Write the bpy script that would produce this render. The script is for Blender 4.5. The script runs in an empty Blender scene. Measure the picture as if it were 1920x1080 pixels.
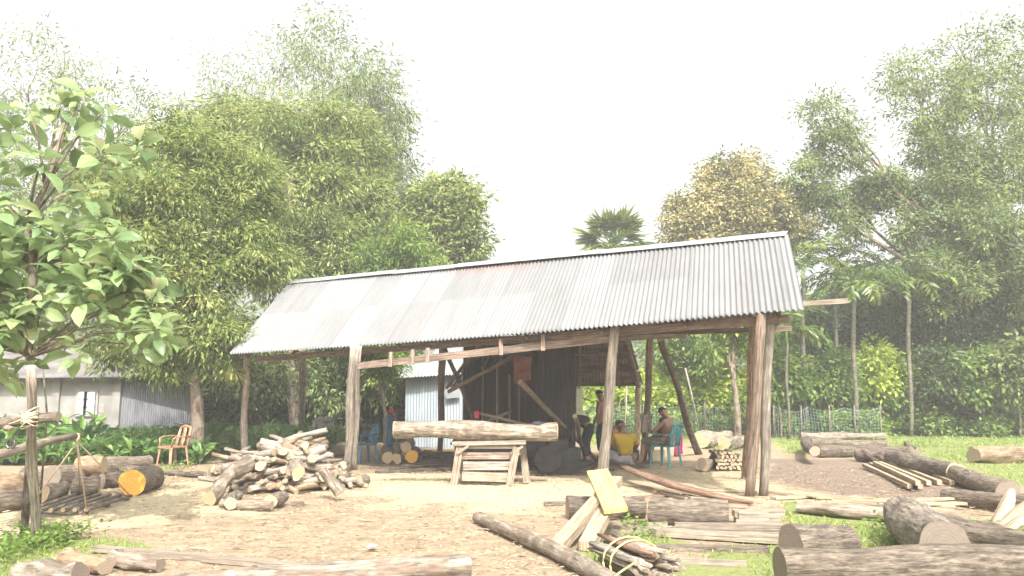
import bpy, bmesh, math, random
import numpy as np
from mathutils import Vector, Matrix
random.seed(7); RNG = np.random.default_rng(7)
scene = bpy.context.scene
R = math.radians

# ------------------------------------------------------------------ camera
F = 1478.0; CAM_H = 1.6; HOR = 740.0
PITCH = math.atan((HOR - 540) / F)
cam_d = bpy.data.cameras.new('camera'); cam = bpy.data.objects.new('camera', cam_d)
scene.collection.objects.link(cam)
cam.location = (0, 0, CAM_H); cam.rotation_euler = (math.pi/2 + PITCH, 0, 0)
cam_d.sensor_width = 36; cam_d.lens = F / 1920 * 36; cam_d.clip_end = 2000; cam_d.clip_start = 0.05
scene.camera = cam

# ------------------------------------------------------------------ world, sun, exposure
SUN_EL = R(46); SHX, SHY = -0.20, 1.0            # ground direction in which shadows fall
world = bpy.data.worlds.new('World'); scene.world = world; world.use_nodes = True
nt = world.node_tree; nt.nodes.clear()
sky = nt.nodes.new('ShaderNodeTexSky'); sky.sky_type = 'NISHITA'; sky.sun_disc = False
sky.sun_elevation = SUN_EL; sky.sun_rotation = math.atan2(-SHX, -SHY)
sky.air_density = 1.0; sky.dust_density = 8.0; sky.ozone_density = 1.0
bg = nt.nodes.new('ShaderNodeBackground'); bg.inputs[1].default_value = 0.13
wo = nt.nodes.new('ShaderNodeOutputWorld')
hsv = nt.nodes.new('ShaderNodeHueSaturation'); hsv.inputs['Saturation'].default_value = .15; hsv.inputs['Value'].default_value = 1.55
nt.links.new(sky.outputs[0], hsv.inputs['Color']); nt.links.new(hsv.outputs[0], bg.inputs[0]); nt.links.new(bg.outputs[0], wo.inputs[0])
sun_d = bpy.data.lights.new('sun', 'SUN'); sun_d.energy = 4.4; sun_d.angle = R(0.5); sun_d.color = (1, 0.965, 0.91)
sun = bpy.data.objects.new('sun', sun_d); scene.collection.objects.link(sun)
hn = math.hypot(SHX, SHY)
ldir = Vector((SHX/hn*math.cos(SUN_EL), SHY/hn*math.cos(SUN_EL), -math.sin(SUN_EL)))
sun.rotation_euler = ldir.to_track_quat('-Z', 'Y').to_euler(); sun.location = (5, -20, 30)
vs = scene.view_settings
vs.view_transform = 'Standard'; vs.look = 'None'; vs.gamma = 1; vs.exposure = 0.88
scene.cycles.max_bounces = 8; scene.cycles.transparent_max_bounces = 8
scene.cycles.volume_bounces = 1

# ------------------------------------------------------------------ helpers
def ray(px, py):
    u = (px - 960) / F; v = (540 - py) / F
    return Vector((u, math.cos(PITCH) - v*math.sin(PITCH), math.sin(PITCH) + v*math.cos(PITCH)))
def W(px, py, D):                      # world point seen at a photo position, D metres ahead
    r = ray(px, py); return Vector((0, 0, CAM_H)) + r * (D / r.y)
def G(px, py, z=0.0):                  # world point at height z
    r = ray(px, py); return Vector((0, 0, CAM_H)) + r * ((z - CAM_H) / r.z)
def Ypx(px_len, D): return px_len / F * D
V = Vector

def tag(o, label=None, cat=None, group=None, kind=None):
    if label: o['label'] = label
    if cat: o['category'] = cat
    if group: o['group'] = group
    if kind: o['kind'] = kind
    return o
def empty(name, loc, label, cat, group=None):
    o = bpy.data.objects.new(name, None); scene.collection.objects.link(o)
    o.location = loc; o.empty_display_size = 0.2
    return tag(o, label, cat, group)

class MB:
    def __init__(s): s.v = []; s.f = []; s.uv = []; s.mi = []; s.sm = []
    def face(s, idx, uvs=None, m=0, smooth=False):
        s.f.append(tuple(idx)); s.uv.append(uvs or [(s.v[i][0], s.v[i][1]) for i in idx]); s.mi.append(m); s.sm.append(smooth)
    def add(s, pts):
        n = len(s.v); s.v.extend([tuple(p) for p in pts]); return n
    def beam(s, p0, p1, w, h, up=(0, 0, 1), m=0, m_end=None, taper=1.0, bow=0.0, skew=0.0):
        p0, p1 = V(p0), V(p1); d = (p1-p0); L = d.length; d.normalize()
        up = V(up); side = d.cross(up)
        if side.length < 1e-4: side = d.cross(V((1, 0, 0)))
        side.normalize(); up = side.cross(d).normalized()
        K = 5 if bow else 2
        n = len(s.v)
        for k in range(K):
            t = k/(K-1); c = p0.lerp(p1, t) + up*bow*math.sin(math.pi*t); q = 1+(taper-1)*t
            for a, b in ((-1, -1), (1, -1), (1, 1), (-1, 1)):
                s.v.append(tuple(c + side*(a*w/2*q) + up*(b*h/2*q) + d*(skew*a if k in (0, K-1) else 0)))
        off = random.random()*50
        for k in range(K-1):
            a0, a1 = L*k/(K-1), L*(k+1)/(K-1)
            for q in range(4):
                i, j = q, (q+1) % 4; wd = w if q % 2 == 0 else h
                s.face((n+k*4+i, n+k*4+j, n+(k+1)*4+j, n+(k+1)*4+i),
                       [(off+q, a0+off), (off+q+wd, a0+off), (off+q+wd, a1+off), (off+q, a1+off)], m)
        me = m if m_end is None else m_end
        e = n+(K-1)*4
        s.face((n+3, n+2, n+1, n), [(0, h), (w, h), (w, 0), (0, 0)], me)
        s.face((e, e+1, e+2, e+3), [(0, 0), (w, 0), (w, h), (0, h)], me)
    def tube(s, pts, rad, n=10, m=0, m_end=None, rough=0.0, cap=True, squash=1.0, smooth=True, tilt=0.0):
        pts = [V(p) for p in pts]; K = len(pts)
        if not hasattr(rad, '__len__'): rad = [rad]*K
        d0 = (pts[1]-pts[0]).normalized()
        up = V((0, 0, 1)) if abs(d0.z) < 0.9 else V((1, 0, 0))
        base = len(s.v); L = 0; ls = []
        ph = [random.random()*6.28 for _ in range(6)]; off = random.random()*50
        for k in range(K):
            d = (pts[min(k+1, K-1)] - pts[max(k-1, 0)]).normalized()
            side = d.cross(up).normalized(); u2 = side.cross(d).normalized()
            if k: L += (pts[k]-pts[k-1]).length
            ls.append(L)
            for j in range(n):
                a = 2*math.pi*j/n
                rr = rad[k]*(1 + rough*(math.sin(2*a+ph[0]+13*k/K) + .8*math.sin(3*a+ph[1]-8*k/K) + .6*math.sin(5*a+ph[2]+k*.7) + .55*random.uniform(-1, 1))*.5)
                tl = d*(tilt*math.cos(a)*rad[k]) if k in (0, K-1) else V((0, 0, 0))
                s.v.append(tuple(pts[k] + side*math.cos(a)*rr + u2*math.sin(a)*rr*squash + tl))
        rm = sum(rad)/K
        for k in range(K-1):
            for j in range(n):
                j2 = (j+1) % n
                s.face((base+k*n+j, base+k*n+j2, base+(k+1)*n+j2, base+(k+1)*n+j),
                       [(off+6.28*rm*j/n, ls[k]+off), (off+6.28*rm*(j+1)/n, ls[k]+off), (off+6.28*rm*(j+1)/n, ls[k+1]+off), (off+6.28*rm*j/n, ls[k+1]+off)], m, smooth)
        if cap:
            me = m if m_end is None else m_end
            cu = [(math.cos(2*math.pi*j/n)*rad[0], math.sin(2*math.pi*j/n)*rad[0]) for j in range(n)]
            s.face([base+j for j in range(n)][::-1], cu[::-1], me)
            cu = [(math.cos(2*math.pi*j/n)*rad[-1], math.sin(2*math.pi*j/n)*rad[-1]) for j in range(n)]
            s.face([base+(K-1)*n+j for j in range(n)], cu, me)
    def ellipsoid(s, c, r, n=10, k=7, m=0, rough=0.0, z0=-1.0):
        c = V(c); base = len(s.v); ph = [random.random()*6.28 for _ in range(4)]
        for i in range(k+1):
            t = math.acos(max(-1, min(1, z0)))*(i/k)
            for j in range(n):
                a = 2*math.pi*j/n
                q = 1+rough*(math.sin(2*a+ph[0]+i)+math.sin(3*a+ph[1]-i)+random.uniform(-1, 1))*.5
                s.v.append((c.x+r[0]*math.sin(t)*math.cos(a)*q, c.y+r[1]*math.sin(t)*math.sin(a)*q, c.z+r[2]*math.cos(t)*(1+(q-1)*.5)))
        for i in range(k):
            for j in range(n):
                j2 = (j+1) % n
                s.face((base+i*n+j, base+(i+1)*n+j, base+(i+1)*n+j2, base+i*n+j2),
                       [(j/n, i/k), (j/n, (i+1)/k), ((j+1)/n, (i+1)/k), ((j+1)/n, i/k)], m, True)
        s.face([base+k*n+j for j in range(n)], None, m, True)
    def corr(s, A, B, C, D, waves, amp=0.018, per=6, rows=4, m=0, sag=0.0, thick=0.0, jag=0.0):
        """corrugated sheet: A-B bottom edge, D-C top edge; corrugations run bottom to top"""
        A, B, C, D = map(V, (A, B, C, D)); nrm = (B-A).cross(D-A).normalized(); N = waves*per
        base = len(s.v); LA = (B-A).length; LD = (D-A).length
        jg = [random.uniform(-jag, jag) for _ in range(waves//8+2)]
        for r in range(rows+1):
            tr = r/rows
            for i in range(N+1):
                t = i/N
                p = A.lerp(B, t).lerp(D.lerp(C, t), tr)
                if r == 0: p = p + (A-D).normalized()*jg[int(i/per/8)]
                p = p + nrm*(amp*math.sin(2*math.pi*i/per)) - V((0, 0, sag*math.sin(math.pi*t)))
                s.v.append(tuple(p))
        for r in range(rows):
            for i in range(N):
                a = base+r*(N+1)+i
                s.face((a, a+1, a+N+2, a+N+1), [(LA*i/N, LD*r/rows), (LA*(i+1)/N, LD*r/rows), (LA*(i+1)/N, LD*(r+1)/rows), (LA*i/N, LD*(r+1)/rows)], m, True)
    def build(s, name, mats, parent=None, loc=None, tags=None):
        v = np.array(s.v, dtype=float)
        if parent is not None: o_ = np.array(WL.get(parent.name, tuple(parent.location)))
        elif loc is not None: o_ = np.array(loc)
        else: o_ = np.array([v[:, 0].mean(), v[:, 1].mean(), v[:, 2].min()])
        me = bpy.data.meshes.new(name)
        me.from_pydata((v-o_).tolist(), [], s.f)
        if not isinstance(mats, (list, tuple)): mats = [mats]
        for m in mats: me.materials.append(m)
        me.polygons.foreach_set('material_index', s.mi); me.polygons.foreach_set('use_smooth', s.sm)
        ul = me.uv_layers.new(name='UVMap')
        ul.data.foreach_set('uv', [c for f in s.uv for p in f for c in p])
        me.update()
        o = bpy.data.objects.new(name, me); scene.collection.objects.link(o)
        if parent is not None:
            o.parent = parent
            WL[o.name] = tuple(o_)
        else: o.location = o_
        return o
WL = {}

# ------------------------------------------------------------------ materials
def newmat(name):
    m = bpy.data.materials.new(name); m.use_nodes = True; n = m.node_tree.nodes; l = m.node_tree.links
    return m, n, l, n['Principled BSDF']
def ramp(n, stops):
    r = n.new('ShaderNodeValToRGB'); e = r.color_ramp.elements
    while len(e) > 1: e.remove(e[0])
    e[0].position, e[0].color = stops[0][0], (*stops[0][1], 1)
    for p, c in stops[1:]: x = e.new(p); x.color = (*c, 1)
    return r
def wood(name, dark, light, bands=24, stretch=1.6, rough=0.85, bump=0.5, blotch=None, vary=0.35, knots=0.0):
    """grain along the v direction of the piece"""
    m, n, l, b = newmat(name)
    uv = n.new('ShaderNodeUVMap'); mp = n.new('ShaderNodeMapping'); mp.inputs['Scale'].default_value = (bands*1.4, stretch*1.3, 1)
    l.new(uv.outputs[0], mp.inputs[0])
    no = n.new('ShaderNodeTexNoise'); no.inputs['Scale'].default_value = 1.0; no.inputs['Detail'].default_value = 6; no.inputs['Distortion'].default_value = .6
    l.new(mp.outputs[0], no.inputs['Vector'])
    mpf = n.new('ShaderNodeMapping'); mpf.inputs['Scale'].default_value = (bands*3.2, stretch*4, 1); l.new(uv.outputs[0], mpf.inputs[0])
    nf = n.new('ShaderNodeTexNoise'); nf.inputs['Scale'].default_value = 1; nf.inputs['Detail'].default_value = 5; nf.inputs['Roughness'].default_value = .7; l.new(mpf.outputs[0], nf.inputs['Vector'])
    av = n.new('ShaderNodeMix'); av.data_type = 'FLOAT'; av.inputs[0].default_value = .5; l.new(no.outputs[0], av.inputs[2]); l.new(nf.outputs[0], av.inputs[3])
    rp = ramp(n, [(.38, tuple(.3*x for x in dark)), (.45, tuple(.85*x for x in dark)), (.52, tuple((a_+b__)*.5 for a_, b__ in zip(dark, light))), (.60, tuple(1.12*x for x in light))]); l.new(av.outputs[0], rp.inputs[0])
    n2 = n.new('ShaderNodeTexNoise'); n2.inputs['Scale'].default_value = 5; n2.inputs['Detail'].default_value = 4; l.new(uv.outputs[0], n2.inputs['Vector'])
    r2 = ramp(n, [(.46, (0, 0, 0)), (.56, (1, 1, 1))]); l.new(n2.outputs[0], r2.inputs[0])
    mx = n.new('ShaderNodeMix'); mx.data_type = 'RGBA'; l.new(rp.outputs[0], mx.inputs[6])
    mx.inputs[7].default_value = (*(blotch or tuple(0.6*x for x in dark)), 1)
    ml = n.new('ShaderNodeMath'); ml.operation = 'MULTIPLY'; ml.inputs[1].default_value = .55 if blotch else .3
    l.new(r2.outputs[0], ml.inputs[0]); l.new(ml.outputs[0], mx.inputs[0])
    oi = n.new('ShaderNodeObjectInfo'); hs = n.new('ShaderNodeHueSaturation')
    mr = n.new('ShaderNodeMapRange'); mr.inputs[3].default_value = 1-vary; mr.inputs[4].default_value = 1+vary
    l.new(oi.outputs['Random'], mr.inputs[0]); l.new(mr.outputs[0], hs.inputs['Value']); l.new(mx.outputs[2], hs.inputs['Color'])
    l.new(hs.outputs[0], b.inputs['Base Color']); b.inputs['Roughness'].default_value = rough
    bp = n.new('ShaderNodeBump'); bp.inputs['Strength'].default_value = bump; bp.inputs['Distance'].default_value = .03
    l.new(av.outputs[0], bp.inputs['Height']); l.new(bp.outputs[0], b.inputs['Normal'])
    return m
def rings(name, a, c, scale=60):
    m, n, l, b = newmat(name)
    uv = n.new('ShaderNodeUVMap'); wv = n.new('ShaderNodeTexWave'); wv.wave_type = 'RINGS'; wv.rings_direction = 'SPHERICAL'
    wv.inputs['Scale'].default_value = scale/6; wv.inputs['Distortion'].default_value = 4.5; wv.inputs['Detail'].default_value = 3; wv.inputs['Detail Scale'].default_value = 3
    l.new(uv.outputs[0], wv.inputs[0]); rp = ramp(n, [(0, a), (1, c)])
    no = n.new('ShaderNodeTexNoise'); no.inputs['Scale'].default_value = 14; no.inputs['Detail'].default_value = 5; l.new(uv.outputs[0], no.inputs['Vector'])
    mx = n.new('ShaderNodeMath'); mx.operation = 'MULTIPLY_ADD'; mx.inputs[1].default_value = .28; l.new(wv.outputs[1], mx.inputs[0])
    m3 = n.new('ShaderNodeMath'); m3.operation = 'MULTIPLY'; m3.inputs[1].default_value = .75; l.new(no.outputs[0], m3.inputs[0]); l.new(m3.outputs[0], mx.inputs[2])
    l.new(mx.outputs[0], rp.inputs[0]); l.new(rp.outputs[0], b.inputs['Base Color']); b.inputs['Roughness'].default_value = .85
    return m
def plain(name, a, c=None, scale=6, rough=.7, bump=0.0, metal=0.0, detail=4, lo=.35, hi=.65, stretch=(1, 1, 1)):
    m, n, l, b = newmat(name)
    tc = n.new('ShaderNodeTexCoord'); mp = n.new('ShaderNodeMapping'); mp.inputs['Scale'].default_value = stretch
    l.new(tc.outputs['Object'], mp.inputs[0])
    no = n.new('ShaderNodeTexNoise'); no.inputs['Scale'].default_value = scale; no.inputs['Detail'].default_value = detail; l.new(mp.outputs[0], no.inputs['Vector'])
    rp = ramp(n, [(lo, a), (hi, c or tuple(min(1, x*1.25) for x in a))]); l.new(no.outputs[0], rp.inputs[0])
    l.new(rp.outputs[0], b.inputs['Base Color']); b.inputs['Roughness'].default_value = rough; b.inputs['Metallic'].default_value = metal
    if bump:
        bp = n.new('ShaderNodeBump'); bp.inputs['Strength'].default_value = bump; bp.inputs['Distance'].default_value = .02
        l.new(no.outputs[0], bp.inputs['Height']); l.new(bp.outputs[0], b.inputs['Normal'])
    return m
def leafmat(name, stops, trans=.35, rough=.5, veins=False):
    m, n, l, b = newmat(name)
    at = n.new('ShaderNodeAttribute'); at.attribute_name = 'tone'
    rp = ramp(n, stops); l.new(at.outputs['Fac'], rp.inputs[0]); l.new(rp.outputs[0], b.inputs['Base Color'])
    b.inputs['Roughness'].default_value = rough; b.inputs['Specular IOR Level'].default_value = .35
    tr = n.new('ShaderNodeBsdfTranslucent')
    hs = n.new('ShaderNodeHueSaturation'); hs.inputs['Value'].default_value = 1.5; hs.inputs['Hue'].default_value = .485
    l.new(rp.outputs[0], hs.inputs['Color']); l.new(hs.outputs[0], tr.inputs[0])
    ms = n.new('ShaderNodeMixShader'); ms.inputs[0].default_value = trans
    l.new(b.outputs[0], ms.inputs[1]); l.new(tr.outputs[0], ms.inputs[2]); l.new(ms.outputs[0], n['Material Output'].inputs[0])
    return m

M = {}
M['bark'] = wood('weathered_bark', (0.109, 0.082, 0.058), (0.230, 0.186, 0.137), 22, 3, bump=.7, vary=.22)
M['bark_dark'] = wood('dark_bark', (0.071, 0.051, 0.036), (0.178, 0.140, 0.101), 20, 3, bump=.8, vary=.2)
M['bark_grey'] = wood('grey_smooth_bark', (0.143, 0.115, 0.085), (0.274, 0.235, 0.184), 14, 2.2, bump=.5, blotch=(0.088, 0.066, 0.047), vary=.15)
M['bark_pale'] = wood('pale_peeled_bark', (0.191, 0.156, 0.115), (0.301, 0.256, 0.195), 16, 2, bump=.4, blotch=(0.125, 0.081, 0.050), vary=.15)
M['bench_log'] = wood('split_pale_log', (0.168, 0.129, 0.090), (0.362, 0.303, 0.226), 14, 2.0, bump=.7, blotch=(0.097, 0.071, 0.048), vary=0)
M['post'] = wood('shed_post_wood', (.22, .185, .145), (.40, .35, .285), 30, 1.2, bump=.5, vary=.15)
M['post_red'] = wood('reddish_post_wood', (.17, .12, .088), (.33, .245, .18), 30, 1.2, bump=.5, vary=.1)
M['beam'] = wood('brown_roof_timber', (.14, .10, .075), (.26, .19, .14), 30, 1, bump=.3, vary=.12)
M['bench'] = wood('bench_timber', (0.212, 0.162, 0.112), (0.349, 0.287, 0.212), 30, 1.2, bump=.3, vary=.15)
M['sawn'] = wood('fresh_sawn_timber', (0.304, 0.225, 0.146), (0.426, 0.341, 0.237), 40, .8, bump=.2, vary=.12)
M['sawn_old'] = wood('weathered_sawn_timber', (0.197, 0.158, 0.115), (0.328, 0.274, 0.208), 40, .8, bump=.3, vary=.15)
M['yellow'] = wood('yellow_sawn_timber', (.50, .37, .11), (.62, .48, .17), 26, .8, bump=.15, vary=.03)
M['white_log'] = wood('debarked_pale_log', (.15, .118, .085), (.29, .25, .195), 14, 2, bump=.3, blotch=(0.160, 0.104, 0.071), vary=.08)
M['orange_log'] = wood('orange_brown_flayed_wood', (0.194, 0.131, 0.074), (0.307, 0.234, 0.149), 14, 2.5, bump=.6, blotch=(0.217, 0.137, 0.080), vary=.15)
M['slab'] = wood('red_brown_bark_slab', (0.137, 0.076, 0.048), (0.287, 0.178, 0.116), 20, 1.4, bump=.6, vary=.05)
M['end'] = rings('cut_end_wood', (0.206, 0.152, 0.098), (0.353, 0.280, 0.194))
M['end_pale'] = rings('pale_cut_end', (0.326, 0.237, 0.130), (0.463, 0.367, 0.225))
M['end_orange'] = rings('orange_cut_end', (.55, .22, .03), (.72, .42, .08), 40)
M['end_dark'] = rings('weathered_cut_end', (0.137, 0.103, 0.074), (0.239, 0.194, 0.149))
M['rope'] = plain('jute_rope', (0.418, 0.334, 0.213), (0.570, 0.486, 0.350), 30, .9)
M['rope_yellow'] = plain('yellow_cord', (0.471, 0.395, 0.122), (0.547, 0.486, 0.213), 30, .8)
M['plaster'] = plain('cream_plaster', (.19, .178, .16), (.28, .265, .24), 1.6, .9, .2)
M['bare_plaster'] = plain('bare_grey_plaster', (0.258, 0.228, 0.205), (0.319, 0.289, 0.258), 4, .9, .2)
M['shutter'] = plain('white_shutter_paint', (0.402, 0.402, 0.426), (0.474, 0.474, 0.486), 5, .6)
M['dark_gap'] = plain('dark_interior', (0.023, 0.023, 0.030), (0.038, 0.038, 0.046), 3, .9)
M['tin_wall'] = plain('blue_grey_tin', (0.246, 0.291, 0.316), (0.336, 0.375, 0.388), 2, .5, 0, .1, stretch=(1, 1, .3))
M['tin_grey'] = plain('dull_grey_tin', (0.150, 0.150, 0.164), (0.232, 0.232, 0.247), 3, .6, 0, .1, stretch=(1, 1, .3))
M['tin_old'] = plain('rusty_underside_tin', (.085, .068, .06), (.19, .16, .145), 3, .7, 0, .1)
M['dark_tin'] = plain('shade_dark_sheet', (.014, .012, .014), (.032, .027, .027), 1.3, .75, .2)  # colour darkened to stand in for deep shade under the shed roof
M['brown_sheet'] = plain('dark_brown_wall_sheet', (.022, .015, .015), (.05, .036, .032), 1.1, .8, .2)  # wall colour likewise lowered to deepen the shade inside the shed
M['tarp'] = plain('blue_black_tarpaulin', (.008, .01, .016), (.03, .034, .044), 4, .5, .6)
M['old_roof'] = plain('mossy_grey_sheet_roof', (.10, .092, .088), (.19, .175, .165), 1.4, .85, .3)
M['white_roof'] = plain('bright_tin_roof', (.20, .21, .21), (.27, .28, .28), 2, .5)
M['teal'] = plain('teal_plastic', (.03, .20, .21), (.04, .23, .24), 6, .35)
M['blue_plastic'] = plain('blue_plastic', (0.023, 0.091, 0.152), (0.030, 0.114, 0.182), 6, .35)
M['brown_plastic'] = plain('brown_plastic', (0.274, 0.152, 0.091), (0.319, 0.190, 0.114), 6, .4)
M['metal'] = plain('dark_oily_metal', (.012, .012, .013), (.035, .032, .03), 12, .5, .2, .5)
M['metal_light'] = plain('worn_steel', (.08, .075, .07), (.16, .15, .14), 12, .45, .1, .6)
M['rubber'] = plain('black_rubber', (0.015, 0.015, 0.015), (0.027, 0.027, 0.027), 10, .7)
M['red'] = plain('red_paint', (.55, .03, .05), (.62, .05, .07), 8, .5)
M['red_cloth'] = plain('faded_red_cloth', (0.182, 0.068, 0.053), (0.274, 0.122, 0.091), 5, .95, .5)
M['cream_box'] = plain('cream_cardboard', (0.456, 0.380, 0.228), (0.532, 0.456, 0.289), 4, .8)
M['paper'] = plain('white_paper', (0.593, 0.593, 0.578), (0.638, 0.638, 0.623), 4, .8)
M['skin'] = plain('brown_skin', (.25, .135, .085), (.30, .165, .105), 9, .55)
M['hair'] = plain('black_hair', (0.009, 0.008, 0.008), (0.019, 0.015, 0.015), 40, .55, .5)
M['yellow_shirt'] = plain('mustard_cotton', (.55, .36, .02), (.66, .45, .04), 6, .9, .3)
M['black_cloth'] = plain('black_cotton', (0.014, 0.015, 0.023), (0.030, 0.032, 0.042), 6, .9, .3)
M['plaid'] = plain('checked_grey_cloth', (0.076, 0.065, 0.057), (0.198, 0.167, 0.144), 26, .9, .3)
M['sarong'] = plain('dark_dotted_sarong', (0.023, 0.017, 0.023), (0.258, 0.213, 0.213), 34, .9, .2, lo=.58, hi=.72)
M['pink'] = plain('magenta_cloth', (.72, .06, .22), (.85, .16, .34), 7, .9, .5)
M['salmon'] = plain('faded_salmon_shirt', (0.319, 0.152, 0.114), (0.380, 0.198, 0.152), 6, .9, .4)
M['white_cloth'] = plain('white_cotton', (0.456, 0.441, 0.441), (0.562, 0.547, 0.547), 8, .9, .4)
M['drum'] = plain('stained_pale_drum', (0.152, 0.129, 0.106), (0.395, 0.365, 0.319), 5, .7, .2)
M['trunk'] = wood('tree_trunk_bark', (0.084, 0.057, 0.038), (0.228, 0.167, 0.114), 10, 2.5, bump=.8, vary=.15, blotch=(0.228, 0.205, 0.152))
M['palm_trunk'] = wood('palm_trunk_bark', (.09, .085, .06), (.17, .16, .11), 3, 14, bump=.4, vary=.1)
M['net'] = None

# galvanised main roof: pale zinc, seams of dirt, a rust patch under the ridge
def roof_mat():
    m, n, l, b = newmat('galvanised_roof')
    uv = n.new('ShaderNodeUVMap'); sx = n.new('ShaderNodeSeparateXYZ'); l.new(uv.outputs[0], sx.inputs[0])
    mp = n.new('ShaderNodeMapping'); mp.inputs['Scale'].default_value = (2.2, .5, 1); l.new(uv.outputs[0], mp.inputs[0])
    no = n.new('ShaderNodeTexNoise'); no.inputs['Scale'].default_value = 1.5; no.inputs['Detail'].default_value = 8; no.inputs['Roughness'].default_value = .65; l.new(mp.outputs[0], no.inputs[0])
    rp = ramp(n, [(.3, (.155, .153, .15)), (.55, (.178, .176, .173)), (.75, (.193, .191, .188))]); l.new(no.outputs[0], rp.inputs[0])
    # thin dirt streaks
    mp2 = n.new('ShaderNodeMapping'); mp2.inputs['Scale'].default_value = (14, .35, 1); l.new(uv.outputs[0], mp2.inputs[0])
    n2 = n.new('ShaderNodeTexNoise'); n2.inputs['Scale'].default_value = 1; n2.inputs['Detail'].default_value = 5; l.new(mp2.outputs[0], n2.inputs[0])
    r2 = ramp(n, [(.60, (0, 0, 0)), (.78, (1, 1, 1))]); l.new(n2.outputs[0], r2.inputs[0])
    f2 = n.new('ShaderNodeMath'); f2.operation = 'MULTIPLY'; f2.inputs[1].default_value = .22; l.new(r2.outputs[0], f2.inputs[0])
    mx = n.new('ShaderNodeMix'); mx.data_type = 'RGBA'; mx.inputs[7].default_value = (.15, .13, .115, 1); l.new(f2.outputs[0], mx.inputs[0]); l.new(rp.outputs[0], mx.inputs[6])
    # rust patch: u about 5.6..7.6 m, v close to the ridge
    def box(out, lo0, lo1, hi0, hi1):
        a = n.new('ShaderNodeMapRange'); a.inputs[1].default_value = lo0; a.inputs[2].default_value = lo1; l.new(out, a.inputs[0])
        c = n.new('ShaderNodeMapRange'); c.inputs[1].default_value = hi0; c.inputs[2].default_value = hi1; c.inputs[3].default_value = 1; c.inputs[4].default_value = 0; l.new(out, c.inputs[0])
        q = n.new('ShaderNodeMath'); q.operation = 'MULTIPLY'; l.new(a.outputs[0], q.inputs[0]); l.new(c.outputs[0], q.inputs[1]); return q.outputs[0]
    bu = box(sx.outputs[0], 4.9, 5.9, 7.0, 7.8); bv = box(sx.outputs[1], 2.65, 3.2, 9, 10)
    q = n.new('ShaderNodeMath'); q.operation = 'MULTIPLY'; l.new(bu, q.inputs[0]); l.new(bv, q.inputs[1])
    n3 = n.new('ShaderNodeTexNoise'); n3.inputs['Scale'].default_value = 2.2; n3.inputs['Detail'].default_value = 6; l.new(mp2.outputs[0], n3.inputs[0])
    r3 = ramp(n, [(.35, (0, 0, 0)), (.6, (1, 1, 1))]); l.new(n3.outputs[0], r3.inputs[0])
    q2 = n.new('ShaderNodeMath'); q2.operation = 'MULTIPLY'; l.new(q.outputs[0], q2.inputs[0]); l.new(r3.outputs[0], q2.inputs[1])
    mx2 = n.new('ShaderNodeMix'); mx2.data_type = 'RGBA'; mx2.inputs[7].default_value = (.22, .12, .09, 1); l.new(q2.outputs[0], mx2.inputs[0]); l.new(mx.outputs[2], mx2.inputs[6])
    snap = n.new('ShaderNodeVectorMath'); snap.operation = 'SNAP'; snap.inputs[1].default_value = (.78, 1.62, 1); l.new(uv.outputs[0], snap.inputs[0])
    wn = n.new('ShaderNodeTexWhiteNoise'); wn.noise_dimensions = '2D'; l.new(snap.outputs[0], wn.inputs['Vector'])
    mr = n.new('ShaderNodeMapRange'); mr.inputs[3].default_value = .86; mr.inputs[4].default_value = 1.08; l.new(wn.outputs['Value'], mr.inputs[0])
    fr = n.new('ShaderNodeMath'); fr.operation = 'PINGPONG'; fr.inputs[1].default_value = .39; l.new(sx.outputs[0], fr.inputs[0])
    ed = n.new('ShaderNodeMapRange'); ed.inputs[1].default_value = .0; ed.inputs[2].default_value = .012; ed.inputs[3].default_value = .72; ed.inputs[4].default_value = 1; l.new(fr.outputs[0], ed.inputs[0])
    mm = n.new('ShaderNodeMath'); mm.operation = 'MULTIPLY'; l.new(mr.outputs[0], mm.inputs[0]); l.new(ed.outputs[0], mm.inputs[1])
    hv = n.new('ShaderNodeHueSaturation'); l.new(mm.outputs[0], hv.inputs['Value']); l.new(mx2.outputs[2], hv.inputs['Color'])
    l.new(hv.outputs[0], b.inputs['Base Color']); b.inputs['Roughness'].default_value = .55; b.inputs['Metallic'].default_value = .0
    return m
M['roof'] = roof_mat()

M['lf_teak'] = leafmat('broad_leaf', [(0, (.08, .13, .055)), (.5, (.19, .28, .12)), (.92, (.33, .42, .19)), (1, (.44, .44, .24))], .4, .38)
M['lf_willow'] = leafmat('narrow_yellow_green_leaf', [(0, (.035, .065, .015)), (.25, (.095, .145, .035)), (.5, (.19, .26, .07)), (.8, (.31, .37, .12)), (1, (.42, .43, .16))], .42)
M['lf_grey'] = leafmat('grey_green_leaf', [(0, (.04, .07, .025)), (.3, (.10, .15, .05)), (.6, (.19, .26, .09)), (1, (.30, .36, .13))], .4)
M['lf_green'] = leafmat('fresh_green_leaf', [(0, (.07, .13, .03)), (.6, (.15, .24, .05)), (1, (.27, .34, .08))], .35)
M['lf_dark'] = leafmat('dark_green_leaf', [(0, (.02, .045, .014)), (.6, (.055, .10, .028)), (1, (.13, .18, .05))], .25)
M['lf_flower'] = leafmat('cream_flowering_leaf', [(0, (.06, .09, .035)), (.42, (.12, .15, .055)), (.55, (.46, .40, .17)), (1, (.62, .54, .26))], .3)
M['lf_palm'] = leafmat('palm_leaf', [(0, (.03, .06, .015)), (.6, (.085, .14, .03)), (1, (.28, .32, .09))], .3, .4)
M['lf_vine'] = leafmat('bright_vine_leaf', [(0, (.14, .22, .03)), (.5, (.32, .42, .06)), (1, (.50, .56, .12))], .4)
M['lf_plant'] = leafmat('ginger_leaf', [(0, (.04, .09, .025)), (.6, (.10, .20, .045)), (1, (.22, .33, .08))], .35, .4)
M['lf_grass'] = leafmat('grass_blade', [(0, (.11, .18, .035)), (.6, (.20, .29, .06)), (1, (.36, .42, .12))], .35, .5)
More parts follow.
